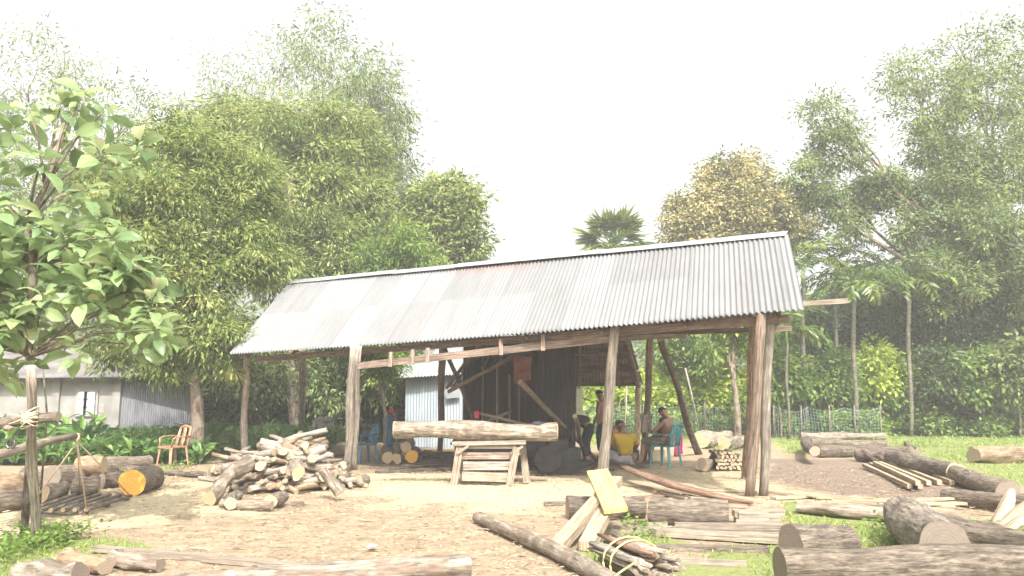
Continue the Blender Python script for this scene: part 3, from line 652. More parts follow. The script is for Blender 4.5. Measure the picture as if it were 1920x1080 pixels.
# ------------------------------------------------------------------ plastered house on the left
hs = empty('plastered_house', (W(150, 740, 27).x, 27, 0), 'low cream plastered house with grey sheet roof, behind the left tree', 'house')
D0 = 27.0
def wx(px, D=D0): return W(px, 740, D).x
zt = W(150, 706, D0).z
segs = [(-140, 100), (112, 215)]
mb = MB(); mb.beam((wx(-160), D0+.1, zt/2), (wx(146), D0+.1, zt/2), .2, zt); mb.beam((wx(184), D0+.1, zt/2), (wx(216), D0+.1, zt/2), .2, zt)
zw0, zw1 = W(0, 778, D0).z, W(0, 734, D0).z
mb.beam((wx(146), D0+.1, zw0/2), (wx(184), D0+.1, zw0/2), .2, zw0); mb.beam((wx(146), D0+.1, (zw1+zt)/2), (wx(184), D0+.1, (zw1+zt)/2), .2, zt-zw1)
mb.build('wall', M['plaster'], hs)
for x0, x1 in ((100, 114), (214, 228)):
    mb = MB(); mb.beam((wx(x0), D0-.05, zt/2-.02), (wx(x1), D0-.05, zt/2-.02), .10, zt-.05); mb.build('pilaster', M['plaster'], hs)
mb = MB(); mb.beam((wx(188), D0-.006, W(0, 765, D0).z), (wx(197), D0-.006, W(0, 765, D0).z), .008, .3); mb.build('bare_patch', M['bare_plaster'], hs)
win = MB(); win.beam((wx(146), D0-.03, zw1+.02), (wx(184), D0-.03, zw1+.02), .10, .05); win.beam((wx(146), D0-.03, zw0-.02), (wx(184), D0-.03, zw0-.02), .12, .05)
for x in (147, 183): win.beam((wx(x), D0-.03, zw0), (wx(x), D0-.03, zw1), .05, .10, up=(1, 0, 0))
win = win.build('window', M['bare_plaster'], hs)
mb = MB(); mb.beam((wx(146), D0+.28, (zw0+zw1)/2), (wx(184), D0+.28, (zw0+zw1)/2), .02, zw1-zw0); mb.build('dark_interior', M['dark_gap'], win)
for x0, x1, yo in ((149, 162, -.16), (166, 182, -.12)):
    mb = MB(); h = (zw1-zw0)/3
    for k in range(3):
        zc = zw0+h*(k+.5); mb.beam((wx(x0), D0-.07, zc), (wx(x1), D0+yo, zc), .035, h-.04)
    mb.beam((wx(x0)+.02, D0-.05, (zw0+zw1)/2), (wx(x1)-.02, D0+yo+.025, (zw0+zw1)/2), .02, zw1-zw0-.02)
    mb.build('shutter', M['shutter'], win)
a, b_ = V((wx(226), D0+.02, 0)), V((wx(352), D0+.6, 0)); zr = W(300, 704, D0).z
mb = MB(); mb.corr(a, b_, b_+V((0, 0, zr)), a+V((0, 0, zr)), 32, .02, 6, 1); mb.build('tin_wall', M['tin_grey'], hs)
mb = MB(); e0, e1 = V((wx(-190), D0-.55, W(0, 711, D0-.5).z)), V((wx(375), D0-.55, W(0, 706, D0-.5).z)); r0_, r1_ = V((wx(-150), D0+3.2, W(0, 655, D0+3.2).z)), V((wx(360), D0+3.2, W(0, 655, D0+3.2).z))
mb.corr(e0, e1, r1_, r0_, 120, .02, 5, 2); mb.build('roof', M['old_roof'], hs)
mb = MB(); mb.corr(r1_+V((0, 3.5, -1.3)), r0_+V((0, 3.5, -1.3)), r0_, r1_, 60, .02, 5, 1); mb.build('back_roof', M['old_roof'], hs)
mb = MB(); mb.beam(e0+V((0, .05, -.03)), e1+V((0, .05, -.03)), .03, .07); mb.build('fascia', M['metal'], hs)

# ------------------------------------------------------------------ logs
def log(x0, y0, x1, y1, r0, r1=None, mat='bark', end='end', label='', z0=None, z1=None, rough=.10, bend=.03, name='log', cat='log', group=None, squash=1.0, n=16, K=12, tilt=0.0, root=False):
    """axis from photo position to photo position, resting on the ground unless z is given"""
    r1 = r1 or r0; z0 = r0*.93*squash if z0 is None else z0; z1 = r1*.93*squash if z1 is None else z1
    p0, p1 = G(x0, y0, z0), G(x1, y1, z1); L = (p1-p0).length
    if r0 > .13: n, K = 24, 26
    side = (p1-p0).cross(V((0, 0, 1))).normalized(); ph = random.random()*6; pts = []; rad = []; rough = min(rough, .24)
    for i in range(K):
        t = i/(K-1); pts.append(p0.lerp(p1, t)+side*bend*L*math.sin(math.pi*t+.3*math.sin(ph+t*5)))
        rad.append((r0+(r1-r0)*t)*(1+.06*math.sin(t*9+ph)))
    mb = MB(); mb.tube(pts, rad, n, m_end=1, rough=rough, squash=squash, tilt=tilt, m=0)
    caps = [k for k, f in enumerate(mb.f) if len(f) == n and mb.mi[k] == 1]
    t = empty(name, (p0+p1)/2-V((0, 0, (z0+z1)/2)), label, cat, group)
    for k in caps:                                      # each sawn face is a piece of its own, a hair proud of the bark
        f = mb.f[k]; cpt = sum((V(mb.v[i]) for i in f), V((0, 0, 0)))/len(f); out = (cpt-(p0+p1)/2).normalized()*.002
        e = MB(); i0 = e.add([V(mb.v[i])+out for i in f])
        e.face(range(i0, i0+n), mb.uv[k]); e.build('cut_end', M[end], t)
    keep = [k for k in range(len(mb.f)) if k not in caps]
    b = MB(); b.v = mb.v; b.f = [mb.f[k] for k in keep]; b.uv = [mb.uv[k] for k in keep]; b.mi = [0]*len(keep); b.sm = [True]*len(keep)
    b.build('bark', M[mat], t)
    return t
log(1462, 1066, 2010, 1060, .165, .18, 'bark', 'end_dark', 'long straight grey log lying across the bottom right corner of the yard', bend=.0, rough=.06)
log(1483, 1020, 1590, 1016, .19, .155, 'bark', 'end_dark', 'short thick log with its round face turned left, just behind the long straight grey log', rough=.08)
log(1700, 972, 1772, 1026, .25, .235, 'bark_grey', 'end_dark', 'thickest smooth grey log, its cut face pointing down at the camera', rough=.10, bend=.02)
log(1740, 985, 1990, 1042, .16, .17, 'bark', 'end_dark', 'crooked grey log running right from behind the thickest smooth log', bend=.04, rough=.16)
log(1772, 930, 1990, 950, .105, .14, 'bark_dark', 'end_dark', 'dark slim log lying in front of the sawn beams at the right edge', rough=.12)
log(1703, 848, 1902, 922, .145, .16, 'bark', 'end_dark', 'long tapering log running from the mid grass down to the right edge', rough=.14, bend=.03)
log(1668, 856, 1790, 886, .17, .19, 'bark', 'end_pale', 'log with a pale sawn face lying just above the stack of fresh beams', rough=.14)
log(1612, 853, 1664, 860, .15, .13, 'bark_dark', 'end_dark', 'knobbly short dark log left of the log with a pale sawn face', rough=.35, n=14)
log(1534, 846, 1706, 846, .155, .13, 'bark_dark', 'end_dark', 'front log of the low heap on the grass behind the right shed posts', rough=.12)
log(1506, 830, 1664, 836, .14, .12, 'bark', 'end_dark', 'middle log of the low heap on the grass behind the right shed posts', rough=.15, z0=.2, z1=.2)
log(1500, 818, 1660, 818, .14, .12, 'bark_grey', 'end_dark', 'rear log of the low heap on the grass behind the right shed posts', rough=.15)
log(1488, 797, 1578, 808, .11, .10, 'bark', 'end_dark', 'thin curved log lying behind the low heap of logs', bend=-.05)
log(1516, 826, 1530, 846, .13, .12, 'bark_dark', 'end', 'short log crossing the left ends of the low heap', z0=.3, z1=.3)
log(1742, 790, 1852, 790, .15, .12, 'slab', 'end_orange', 'brown-ended log half hidden in weeds at the back right', rough=.1)
log(1684, 802, 1744, 802, .08, .07, 'bark_dark', 'end', 'thin dark log lying in front of the weedy bank')
log(1826, 853, 1990, 848, .20, .17, 'orange_log', 'end', 'stripped reddish log with torn wood at the right edge', rough=.25)
log(1700, 832, 1720, 843, .09, .07, 'bark_dark', 'end_dark', 'stubby log end in the grass above the tapering log')
log(1312, 826, 1368, 818, .30, .22, 'bark_pale', 'end_pale', 'pale lumpy stump lying in the grass left of the rear right posts', rough=.45, squash=.8)
log(1356, 832, 1400, 826, .20, .16, 'bark_grey', 'end_pale', 'small grey stump beside the pale lumpy stump', rough=.4)
log(1318, 872, 1345, 862, .13, .10, 'bark_pale', 'end', 'whitish stump at the foot of the leaning prop', rough=.3)
log(1064, 952, 1205, 950, .155, .145, 'bark', 'end', 'log lying under the crossed beams and yellow board', rough=.1)
log(1222, 958, 1366, 964, .165, .175, 'bark', 'end', 'thick log right of the yellow board with its sawn end to the right', rough=.08)
log(897, 970, 1185, 1110, .075, .085, 'bark_pale', 'end_pale', 'long slim spotted pole lying diagonally in the front middle', rough=.08, bend=-.02)
log(20, 1122, 878, 1062, .10, .125, 'white_log', 'end_pale', 'long debarked whitish log along the bottom left edge', rough=.10, bend=.01)
log(118, 1048, 200, 1062, .12, .09, 'orange_log', 'end', 'lumpy tan block on the grass behind the whitish log', rough=.35, squash=.8)
log(215, 1046, 300, 1060, .10, .07, 'white_log', 'end_dark', 'lumpy cream block right of the lumpy tan block', rough=.3, squash=.8)
log(40, 1078, 150, 1085, .12, .12, 'bark_grey', 'end_dark', 'grey rounded block in the bottom left corner', rough=.25)
log(248, 905, 285, 895, .22, .20, 'bark', 'end_orange', 'log with a bright orange sawn face on the left side of the yard', rough=.06, bend=0)
log(-60, 912, 52, 908, .21, .18, 'orange_log', 'end', 'flayed orange-brown log at the left edge of the yard', rough=.25)
log(-60, 945, 58, 934, .15, .13, 'bark', 'end', 'weathered log at the left edge, nearest of the left logs')
log(78, 926, 118, 918, .13, .12, 'bark_pale', 'end_pale', 'short pale log behind the hanging wooden pallet', rough=.2)
log(95, 895, 210, 880, .19, .17, 'bark', 'end_dark', 'long grey log behind the hanging ropes')
log(142, 912, 186, 912, .17, .16, 'bark', 'end_pale', 'short square-cut log between the hanging ropes', rough=.12)
log(190, 902, 236, 898, .13, .12, 'bark_dark', 'end_dark', 'small dark round log left of the orange-faced log')
log(150, 872, 195, 872, .17, .17, 'orange_log', 'end_pale', 'brownish stub lying on the left heap of logs', z0=.33, z1=.33)
log(190, 872, 278, 866, .16, .14, 'bark', 'end_dark', 'upper grey log of the left heap')
log(205, 882, 270, 884, .10, .10, 'bark_dark', 'end_dark', 'dark twisted log in the left heap', rough=.25)
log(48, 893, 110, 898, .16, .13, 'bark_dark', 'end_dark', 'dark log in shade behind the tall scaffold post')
log(270, 884, 340, 886, .05, .05, 'bark', 'end', 'thin pole lying behind the orange-faced log')
log(318, 888, 385, 890, .045, .06, 'bark_dark', 'end', 'thin dark pole between the brown chair and the firewood heap')
log(725, 858, 722, 842, .13, .13, 'bark', 'end_pale', 'left small log with a pale ring-marked end near the blue chair')
log(742, 860, 736, 830, .11, .10, 'bark_pale', 'end_pale', 'leaning whitish log between the round-ended logs near the blue chair', z1=.32, rough=.2)
log(760, 838, 766, 826, .12, .12, 'bark', 'end_pale', 'upper small log with a round pale end near the blue chair', z0=.36, z1=.36)
log(772, 856, 778, 846, .15, .14, 'bark', 'end_orange', 'yellow-ended log near the foot of the dark inner post')
log(795, 852, 850, 854, .10, .09, 'bark_dark', 'end', 'low dark log on the grass behind the dark inner post')
log(560, 856, 645, 850, .06, .06, 'bark', 'end_pale', 'slim pole lying behind the firewood heap')
log(1150, 878, 1110, 880, .06, .05, 'bark_dark', 'end_dark', 'short dark branch on the floor in front of the seated people')

# planks and beams
def plank(x0, y0, x1, y1, w, h, mat, label, z0=None, z1=None, name='plank', cat='plank', group=None, bow=0, taper=1.0, up=(0, 0, 1), skew=0.0):
    z0 = h/2 if z0 is None else z0; z1 = h/2 if z1 is None else z1
    mb = MB(); mb.beam(G(x0, y0, z0), G(x1, y1, z1), w, h, up, bow=bow, taper=taper, skew=skew)
    return tag(mb.build(name, M[mat]), label, cat, group)
plank(1040, 1030, 1156, 900, .16, .10, 'sawn', 'squared beam leaning up left under the yellow board', z0=.05, z1=.50, name='beam', cat='beam')
plank(1100, 1024, 1142, 945, .17, .10, 'sawn', 'shorter squared beam beside the leaning beam, under the yellow board', z0=.05, z1=.30, name='beam', cat='beam')
plank(1120, 884, 1155, 958, .28, .045, 'yellow', 'bright yellow board leaning on the crossed beams', z0=.62, z1=.30, name='board', cat='board', up=(0, -.5, 1), skew=.03)
for i, (x0, y0, x1, y1, z, w, lb) in enumerate([
    (1378, 975, 1462, 975, .05, .12, 'lowest thick plank right of the thick log'), (1375, 962, 1468, 960, .10, .10, 'weathered plank on the right of the thick log'), (1384, 966, 1440, 967, .16, .10, 'short plank topping the pile right of the thick log')]):
    plank(x0, y0, x1, y1, w, .08, 'sawn_old', lb, z0=z, z1=z)
plank(1150, 992, 1478, 1012, .16, .08, 'sawn_old', 'long grey slab below the thick log, sloping right'); plank(1265, 988, 1480, 992, .12, .10, 'sawn_old', 'grey squared plank lying behind the long grey slab')
plank(1130, 985, 1250, 983, .10, .05, 'sawn_old', 'thin plank at the foot of the shorter squared beam'); plank(1180, 1026, 1440, 1030, .14, .05, 'bark', 'dull bark slab half sunk in grass')
plank(1240, 1052, 1400, 1058, .10, .05, 'sawn_old', 'small grey plank in the grass right of the bark bundle'); plank(1020, 944, 1130, 942, .08, .05, 'bark', 'thin dull plank left of the log under the yellow board')
plank(1160, 906, 1350, 932, .13, .03, 'sawn', 'pale board lying beside the curved bark slab'); plank(1240, 915, 1420, 922, .10, .03, 'sawn', 'pale narrow board behind the curved bark slab')
plank(1180, 935, 1240, 930, .12, .04, 'slab', 'short reddish offcut behind the logs'); plank(1205, 938, 1400, 950, .12, .04, 'sawn', 'board lying just behind the thick log')
plank(1236, 922, 1290, 935, .10, .05, 'sawn_old', 'short brown offcut on the sawdust'); plank(1340, 938, 1410, 944, .12, .03, 'slab', 'red-brown offcut at the foot of the right posts')
plank(180, 1028, 700, 1075, .12, .05, 'sawn_old', 'long edge-worn plank at the bottom left behind the whitish log')
for i, (a, c, z) in enumerate([((1620, 872), (1706, 912), .05), ((1632, 870), (1726, 912), .05), ((1650, 868), (1742, 906), .05), ((1640, 868), (1722, 906), .13), ((1664, 866), (1762, 905), .05), ((1690, 866), (1786, 905), .05)]):
    plank(*a, *c, .085, .075, 'sawn', ['front beam of the fresh sawn stack by the right logs', 'second beam from the front in the fresh sawn stack', 'middle lower beam of the fresh sawn stack', 'beam lying on top of the fresh sawn stack', 'second beam from the back in the fresh sawn stack', 'rear beam of the fresh sawn stack, against the log with a pale sawn face'][i], z0=z, z1=z, name='beam', cat='beam', group='fresh sawn beams stacked on the mud')
for i, (x0, y0, x1, y1, w, lb) in enumerate([
    (1440, 922, 1560, 934, .10, 'pale board starting at the right post feet'), (1450, 934, 1530, 930, .14, 'short wide pale board by the right post feet'), (1530, 932, 1800, 942, .09, 'longest pale board crossing the mud edge'), (1560, 938, 1790, 948, .10, 'pale board under the longest one'),
    (1490, 926, 1640, 936, .07, 'narrow pale strip across the mud edge'), (1660, 944, 1810, 944, .10, 'pale board ending in front of the dark slim log'), (1680, 950, 1790, 958, .12, 'pale board nearest the thickest log'), (1700, 938, 1800, 934, .08, 'pale strip behind the board ending near the dark slim log')]):
    plank(x0, y0, x1, y1, w, .035, 'sawn', lb, z0=.02+.012*i, z1=.02+.01*i, group='pale boards strewn across the right of the yard')
log(1500, 950, 1680, 965, .14, .15, 'bark_pale', 'end_pale', 'half-sawn slab log with a fresh cream face, left of the thickest log', rough=.1, squash=.6)
for i, (p0, p1, p2, lb) in enumerate([((1862, 985), (1885, 962), (1896, 918), 'upright curling slab at the right edge'), ((1872, 992), (1905, 965), (1945, 930), 'middle of the splayed cream slabs at the right edge'), ((1885, 998), (1920, 972), (1970, 950), 'lowest of the splayed cream slabs at the right edge')]):
    D = 9.6-.2*i; pts = [W(*p0, D), W(*p1, D+.1), W(*p2, D+.3)]; q = []
    for k in range(9):
        t = k/8; q.append(pts[0]*(1-t)**2+pts[1]*2*t*(1-t)+pts[2]*t*t)
    mb = MB(); mb.tube(q, [.05+.04*math.sin(math.pi*k/8) for k in range(9)], 8, rough=.1, squash=.5, m_end=1)
    tag(mb.build('slab', [M['sawn'], M['end_pale']]), lb, 'slab')
# long curved bark slab sliding from the seated people to the right posts
mb = MB(); q = []
for k in range(12):
    t = k/11; c = W(1168+t*240, 0, 15)  # x only
    px = 1160+250*t; py = 868+72*t**.85+6*math.sin(math.pi*t); z = .22*(1-t)+.05
    q.append(G(px, py+2, z))
mb.tube(q, [.05+.07*math.sin(math.pi*min(1, k/11+.12)) for k in range(12)], 10, rough=.12, squash=.45)
tag(mb.build('bark_slab', M['slab']), 'long curved red-brown bark slab sloping from the yellow-shirted person to the right posts', 'slab')

# bundle of bark strips tied with yellow cord
bb = empty('bark_bundle', G(1190, 1060), 'bundle of curled bark strips tied with yellow cord at the bottom middle', 'bundle')
for i in range(44):
    a0 = random.random()*6.28; rr = .17*random.random()**.5
    d = (G(1255, 1085, .1)-G(1120, 1020, .12)); sd = V((d.y, -d.x, 0)).normalized()
    c = G(1190, 1055, .14)+sd*math.cos(a0)*rr*1.2+V((0, 0, math.sin(a0)*rr)); d = d.normalized()
    L0, L1 = random.uniform(.38, .6), random.uniform(.3, .5); w = random.uniform(.035, .07)
    mb = MB(); pts = [c-d*L0+sd*random.uniform(-.05, .05), c-d*L0*.4, c+d*L1*.5+V((0, 0, .01)), c+d*L1+V((0, 0, random.uniform(-.03, .04)))+sd*random.uniform(-.04, .04)]
    mb.tube(pts, [w*.8, w, w*1.1, w*.8], 7, rough=.35, squash=.5, m_end=0)
    mb.build('bark_strip', M[random.choice(['bark_pale', 'post', 'bark_pale', 'slab', 'white_log', 'bark_pale'])], bb)
for t in (-.12, .03):
    mb = MB(); c = G(1190, 1055, .14)+d*t; pts = [c+sd*math.cos(a)*.25+V((0, 0, max(-.13, math.sin(a)*.20))) for a in np.linspace(0, 2*math.pi, 17)]
    mb.tube(pts, .009, 6); mb.build('cord', M['rope_yellow'], bb)
mb = MB(); c = G(1190, 1055, .3); mb.tube([c, c+V((-.12, -.05, -.06)), c+V((-.35, -.12, -.22)), c+V((-.55, -.2, -.28))], .008, 6); mb.build('cord', M['rope_yellow'], bb)

# heap of firewood (every billet a thing)
C0 = G(525, 914); HX, HY, HZ = 1.34, 1.0, .88
fire = []
for i in range(270):
    for _ in range(30):
        x, y = random.uniform(-1, 1), random.uniform(-1, 1)
        if x*x+y*y < 1: break
    big = i < 60
    L = random.uniform(.55, 1.05) if not big else random.uniform(.5, .8); r = random.uniform(.032, .058) if not big else random.uniform(.06, .09)
    hmax = HZ*max(0, 1-(x*x+y*y))**.6*(1-.18*x)*(.86+.25*math.sin(5*x+2*y)); lvl = random.random()**.45
    z = max(r, hmax*lvl)
    a = random.choice((.2, -.5, .9, 1.25, -1.2, .5))+random.gauss(0, .25)
    d = V((math.cos(a)*L/2, math.sin(a)*L/2*1.1, random.uniform(-.16, .16)*L*(0 if z < .1 else 1)))
    c = V((C0.x+x*HX*.80, C0.y+y*HY*.75+.15, z))
    p0, p1 = c-d, c+d; p0.z = max(p0.z, r*.9); p1.z = max(p1.z, r*.9)
    bow = random.uniform(-.07, .07); sd = d.cross(V((0, 0, 1))).normalized()
    pts = [p0.lerp(p1, t)+sd*bow*math.sin(math.pi*t)+V((0, 0, .03*math.sin(3*t+i))) for t in (0, .2, .4, .6, .8, 1)]
    mb = MB(); mb.tube(pts, [r*random.uniform(.85, 1.1) for _ in pts], 9, rough=.22, m_end=1, squash=random.uniform(.75, 1))
    o = mb.build('firewood_billet', [M[random.choice(['bark_pale', 'post', 'white_log', 'post', 'bark_pale', 'orange_log', 'sawn_old', 'post', 'orange_log'])], M[random.choice(['end_pale', 'end', 'end'])]])
    tag(o, 'rough crooked billet in the big firewood heap by the left shed posts', 'firewood', 'firewood billets in the big heap')
log(392, 935, 436, 880, .10, .085, 'bark_pale', 'end_pale', 'whitish crooked log leaning on the left end of the firewood heap', z1=.42, rough=.25, cat='firewood')
log(420, 893, 470, 868, .12, .13, 'bark', 'end', 'stubby brown log on the upper left of the firewood heap', z0=.32, z1=.50, rough=.2, cat='firewood')
log(638, 925, 604, 880, .09, .075, 'bark_grey', 'end_pale', 'spotted grey forked log leaning on the right end of the firewood heap', z1=.45, rough=.15, cat='firewood')
log(672, 902, 686, 900, .10, .10, 'bark', 'end_pale', 'short round-ended log at the foot of the paired middle posts', rough=.05, cat='log')
log(508, 940, 528, 932, .10, .10, 'bark', 'end_pale', 'short thick billet with a round pale end at the front of the heap', cat='firewood')
log(415, 944, 510, 948, .065, .06, 'white_log', 'end', 'long white-spotted pole lying along the front foot of the heap', rough=.12, cat='firewood')
log(445, 930, 432, 944, .085, .09, 'bark_grey', 'end_pale', 'thick short billet at the front left foot of the heap', cat='firewood')
log(556, 872, 560, 886, .10, .095, 'bark_pale', 'end_pale', 'round-ended billet pointing forward near the top of the heap', z0=.58, z1=.5, cat='firewood')

# bundle of split sticks by the leaning prop
k_ = 0
for r_ in range(5):
    for c_ in range(7-r_//2):
        p = G(1345+8*c_+4*(r_ % 2), 881, 0); z = .045+.078*r_
        a = V((p.x, p.y+random.uniform(-.03, .03), z)); b_ = a+V((random.uniform(-.03, .03), .5, 0))
        mb = MB(); mb.tube([a, a.lerp(b_, .5), b_], .044*random.uniform(.8, 1.1), 7, rough=.4, m_end=1)
        tag(mb.build('split_stick', [M['bark_dark'], M[random.choice(['end', 'end_pale', 'end'])]]), 'split stick in the small neat stack right of the leaning prop', 'firewood', 'split sticks in the small neat stack')

# flat dark planks on the shed floor
for i, (x0, y0, x1, y1, lb) in enumerate([(706, 886, 842, 878, 'front dark plank on the shed floor left of the bench'), (735, 880, 845, 868, 'middle dark plank on the shed floor left of the bench'), (760, 874, 850, 862, 'rear dark plank on the shed floor left of the bench')]):
    plank(x0, y0, x1, y1, .16, .05, 'bark_dark', lb, z0=.03+.01*i, z1=.03+.01*i)

# ------------------------------------------------------------------ saw bench with the log on it
BD = 14.4
bench = empty('saw_bench', (W(915, 0, BD).x, BD+.2, 0), 'rough timber saw bench standing at the shed edge under a long log', 'bench')
def bp(x, y, dy=0): p = W(x, y, BD); return V((p.x, p.y+dy, p.z))
def bb_(p0, p1, w, h, nm, mat='bench', up=(0, 0, 1)):
    mb = MB(); mb.beam(p0, p1, w, h, up, taper=random.uniform(.92, 1.0)); return mb.build(nm, M[mat], bench)
zt = .74
bb_(bp(848, 832), bp(986, 829), .16, .07, 'top_plank', 'sawn_old'); bb_(bp(850, 830, .3), bp(984, 828, .3), .18, .06, 'top_plank', 'sawn_old'); bb_(bp(848, 830, .6), bp(988, 828, .6), .16, .06, 'top_plank', 'sawn_old')
bb_(bp(856, 838), bp(968, 838, 0), .05, .06, 'rail', 'sawn_old')
for x0, x1, dy in ((851, 862, 0), (955, 968, -.05), (870, 866, .6), (988, 980, .45)):
    a = W(x0, 905, BD+dy); a.z = 0; b_ = bp(x1, 838, dy); bb_(a, b_, .13, .09, 'leg', 'bench', (0, 1, 0))
bb_(bp(862, 855, .05), bp(966, 855, .05), .05, .12, 'stretcher', 'post_red'); bb_(bp(868, 874, .06), bp(962, 874, .06), .04, .15, 'side_board', 'post'); bb_(bp(866, 893, .03), bp(962, 896, .03), .04, .16, 'side_board', 'bench')
bb_(bp(860, 848, 0), bp(866, 848, .6), .06, .10, 'stretcher'); bb_(bp(972, 848, 0), bp(982, 848, .5), .06, .10, 'stretcher')
for x in (857, 958): bb_(bp(x, 850, -.06), bp(x+22, 836, -.06), .05, .05, 'block', 'bench')
a, b_ = bp(737, 806, .1), bp(1046, 811, .15); mb = MB(); K = 14; pts = [a.lerp(b_, t)+V((0, .02*math.sin(5*t), .012*math.sin(7*t))) for t in np.linspace(0, 1, K)]
sl = empty('squared_log', a.lerp(b_, .5)-V((0, 0, .17)), 'long half-squared pale log lying on the saw bench', 'log')
mb.tube(pts, [.155-.01*math.cos(6*t)+.012*t for t in np.linspace(0, 1, K)], 12, rough=.16, cap=False); mb.build('bark', M['bench_log'], sl)
mb = MB(); mb.tube([pts[0]-V((.003, 0, 0)), pts[0]+V((.01, 0, 0))], .150, 12, rough=.06); mb.build('cut_end', M['end_pale'], sl)
mb = MB(); mb.tube([pts[-1]-V((.01, 0, 0)), pts[-1]+V((.003, 0, 0))], .160, 12, rough=.06); mb.build('cut_end', M['end_pale'], sl)
mb = MB(); c = bp(1008, 795, .1); mb.ellipsoid(c+V((0, 0, .0)), (.11, .08, .045), 12, 6, rough=.15, z0=-.8); mb.tube([c+V((.06, 0, 0)), c+V((.13, .0, -.02))], [.03, .02], 8)
tag(mb.build('folded_cap', M['black_cloth']), 'dark cap resting on the right end of the bench log', 'cap')

# engine and saw gear behind the bench
eng = empty('saw_engine', G(1010, 872), 'dark oily engine with a large flywheel under the shed behind the bench', 'engine')
c = G(1012, 868, .33)+V((.1, 1.3, 0))
mb = MB(); mb.beam(c+V((-.1, .0, -.05)), c+V((.75, .1, -.05)), .45, .5); mb.beam(c+V((.1, .0, .28)), c+V((.5, .05, .28)), .3, .16); mb.tube([c+V((.6, 0, .3)), c+V((.6, 0, .55))], .05, 8); mb.build('engine_block', M['metal'], eng)
mb = MB(); mb.tube([c+V((.10, -.32, 0)), c+V((.10, -.22, 0))], .27, 24); w_ = mb.build('flywheel', M['metal'], eng)
mb = MB(); mb.tube([c+V((.10, -.36, 0)), c+V((.10, -.2, 0))], .07, 12); mb.build('hub', M['metal'], eng)
for s_ in (-1, 1):
    mb = MB(); mb.beam(c+V((-.35, .1*s_+.05, -.31)), c+V((1.0, .1*s_+.05, -.31)), .09, .1); mb.build('skid', M['bark_dark'], eng)
mb = MB()
for k in range(1): mb.ellipsoid(G(1062, 870, .05), (.55, .3, .12), 16, 7, rough=.4, z0=-.5)
tag(mb.build('tarpaulin', M['tarp']), 'crumpled blue-black tarpaulin on the floor under the engine', 'tarpaulin')
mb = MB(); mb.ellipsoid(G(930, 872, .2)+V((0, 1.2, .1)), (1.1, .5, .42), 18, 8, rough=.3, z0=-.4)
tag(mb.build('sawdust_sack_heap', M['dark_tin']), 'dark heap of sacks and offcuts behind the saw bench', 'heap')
for i, (x0, y0, x1, y1, m_, lb) in enumerate([(900, 775, 1000, 800, 'sawn_old', 'grey stick propped behind the bench log'), (905, 795, 960, 770, 'bark', 'short branch propped behind the bench log')]):
    mb = MB(); a, b_ = W(x0, y0, 17.4), W(x1, y1, 17.6); mb.tube([a, b_], .035, 7, rough=.2); tag(mb.build('stick', M[m_]), lb, 'stick')

# canister with a red top, by the thin orange trunk
can = empty('canister', G(733, 838), 'dark upright canister with a red cap at the left end of the bench log', 'canister')
p = W(733, 800, 21.0); 
mb = MB(); mb.tube([(p.x, p.y, 0), (p.x, p.y, 1.02)], .13, 12, rough=.02); mb.tube([(p.x, p.y, 1.02), (p.x, p.y, 1.10)], [.13, .06], 12); mb.build('body', M['blue_plastic'], can)
mb = MB(); mb.ellipsoid((p.x, p.y, W(733, 771, 21).z), (.07, .07, .085), 10, 8); mb.build('cap', M['red'], can)
mb = MB(); p = W(894, 774, 17.3); mb.tube([p, p+V((0, 0, -.12))], [.055, .045], 10); mb.ellipsoid(p, (.06, .06, .05), 10, 6); tag(mb.build('red_light', M['red']), 'small red lamp-shaped cap hanging in front of the dark room', 'cap')

# drum and bicycle behind the middle posts
dr = empty('drum', G(605, 842), 'stained pale metal drum standing behind the firewood heap', 'drum')
p = G(605, 840); mb = MB(); mb.tube([p+V((0, 0, 0)), p+V((0, 0, .28)), p+V((0, 0, .30)), p+V((0, 0, .56)), p+V((0, 0, .58)), p+V((0, 0, .80))], [.32, .32, .335, .32, .335, .31], 18, rough=.03); mb.build('body', M['drum'], dr)
mb = MB(); mb.ellipsoid(p+V((.02, 0, .80)), (.36, .34, .13), 16, 5, rough=.2, z0=-.1); mb.build('cover', M['old_roof'], dr)
bc = empty('bicycle', G(640, 840), 'old dark bicycle parked beside the stained drum', 'bicycle')
p = G(636, 836)
def ring(c, r, t, ax='y', n=24, k=6):
    mb = MB(); pts = [c+V((math.cos(a)*r, .25*math.cos(a)*r, math.sin(a)*r)) for a in np.linspace(0, 2*math.pi, n+1)]; mb.tube(pts, t, k, cap=False); return mb
for dx in (-.28, .62):
    c = p+V((dx, .25*dx, .33)); w_ = ring(c, .32, .02).build('wheel', M['rubber'], bc)
    sp = MB()
    for a in np.linspace(0, math.pi, 8)[:-1]: sp.tube([c+V((math.cos(a)*.31, .25*math.cos(a)*.31, math.sin(a)*.31)), c-V((math.cos(a)*.31, .25*math.cos(a)*.31, math.sin(a)*.31))], .003, 4)
    sp.build('spokes', M['metal_light'], w_)
fr = MB(); P_ = lambda x, z: p+V((x, .25*x, z))
for a, b_ in (((-.28, .33), (.02, .62)), ((-.28, .33), (.12, .33)), ((.12, .33), (.0, .78)), ((.12, .33), (.5, .72)), ((.02, .70), (.48, .80)), ((.46, .9), (.62, .33))): fr.tube([P_(*a), P_(*b_)], .016, 6)
fr.build('frame', M['metal'], bc)
mb = MB(); mb.ellipsoid(P_(0, .84), (.13, .07, .04), 10, 6); mb.build('saddle', M['rubber'], bc)
mb = MB(); mb.tube([P_(.40, 1.0)+V((0, -.25, 0)), P_(.46, .95), P_(.40, 1.0)+V((0, .25, 0))], .014, 6); mb.build('handlebar', M['metal_light'], bc)

